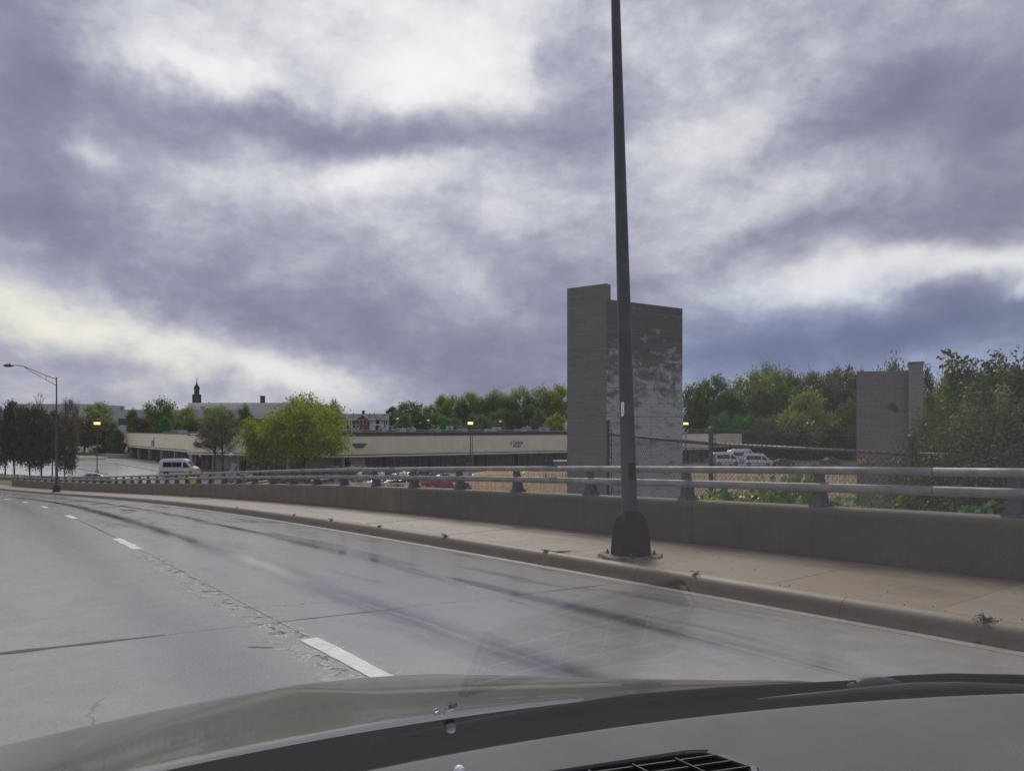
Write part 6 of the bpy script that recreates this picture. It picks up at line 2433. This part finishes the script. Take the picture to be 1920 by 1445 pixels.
    def span(fw_back):
        # where a line across the vent, fw_back behind the far edge, meets the outline
        o0 = far_l - f * fw_back
        hits = []
        for i in range(n):
            p, q = out[i], out[(i + 1) % n]
            e = q - p
            den = d0.x * e.y - d0.y * e.x
            if abs(den) < 1e-9:
                continue
            w_ = p - o0
            tt = (w_.x * e.y - w_.y * e.x) / den
            uu = (w_.x * d0.y - w_.y * d0.x) / den
            if 0 <= uu <= 1:
                hits.append(tt)
        return (o0 + d0 * (min(hits) + .008), o0 + d0 * (max(hits) - .008)) if len(hits) > 1 else None
    for k in range(3):
        sp_ = span(.014 + .019 * k)
        if sp_:
            MB().bar(sp_[0] + Vector((0, 0, .002)), sp_[1] + Vector((0, 0, .002)), .0022, .003).build('slat', MT['plast'], v)
    for q in (.08, .40, .72):
        a = far_l.lerp(far_r, q) - f * .012
        MB().bar(a + Vector((0, 0, .0045)), a - f * .045 + Vector((0, 0, .0045)), .002, .002).build('vane', MT['plast'], v)
    # small bright sensor dome by the lower edge
    o = MB().lathe(D(861, 1446), [(.006, 0), (.006, .003), (.004, .006), (.001, .007)], 14).build('light_sensor', MT['wht'], car, True)
    # a water drop on the outside of the glass
    k = Vector(((835 - 960) / F, 1.0, -(1328 - HOR) / F))
    kf, kr = k.dot(f), k.dot(r)
    # ray meets the pane where drop = .392 - u sin, fwd = base - u cos
    best = None
    for i in range(2000):
        tt = .3 + i * .0008
        lat, fwd, drp = kr * tt, kf * tt, -k.z * tt
        u = (base(lat) + .012 - fwd) / math.cos(al)
        e = abs(drp - (.392 - u * math.sin(al)))
        if best is None or e < best[0]:
            best = (e, tt)
    p = k * best[1]
    nrm = (f * math.sin(al) + Vector((0, 0, math.cos(al)))).normalized()
    drop = bpy.data.materials.new('water_drop')
    drop.use_nodes = True
    b = drop.node_tree.nodes['Principled BSDF']
    b.inputs['Transmission Weight'].default_value = 1
    b.inputs['IOR'].default_value = 1.33
    b.inputs['Roughness'].default_value = 0
    mb = MB().lathe((0, 0, 0), [(.0065, 0), (.0058, .0014), (.004, .0024), (.0015, .003), (.0002, .0031)], 16)
    o = mb.build('water_drop', drop, car, True)
    o.location = p + nrm * .0005
    ups = (Vector((0, 0, math.sin(al))) - f * math.cos(al)).normalized()
    nn_ = r.cross(ups).normalized()
    o.rotation_euler = Matrix((r, ups, nn_)).transposed().to_euler()
    o.scale = (1.5, 2.6, 1.5)
    # body under it all: cabin tub, fenders, bumper and front wheels
    tub = MB()
    a, b_ = [], []
    M = Matrix(((r.x, f.x, 0, 0), (r.y, f.y, 0, 0), (0, 0, 1, 0), (0, 0, 0, 1)))
    tub.box((-.62, -.9, -1.12), (1.42, .42, -1.06), M)
    tub.box((-.66, -.9, -1.1), (-.60, .45, -.52), M)
    tub.box((1.40, -.9, -1.1), (1.46, .1, -.52), M)
    tub.build('cabin_tub', MT['cabin'], car)
    fe = MB()
    fe.box((1.16, .1, -1.15), (1.28, 1.5, -.70), M)
    fe.box((-.66, .3, -1.15), (-.56, 1.7, -.70), M)
    fe.box((-.5, 1.7, -1.15), (1.05, 1.98, -.86), M)
    fe.build('front_body', MT['hood'], car)
    for lat in (-.5, 1.10):
        c = M @ Vector((lat, 1.15, -1.12))
        wl = MB().tube([c - r * .11, c + r * .11], .29, 20).build('wheel', MT['tyre'], car)
        MB().tube([c - r * .115, c + r * .115], .18, 12).build('rim', MT['rim'], wl)


own_car()
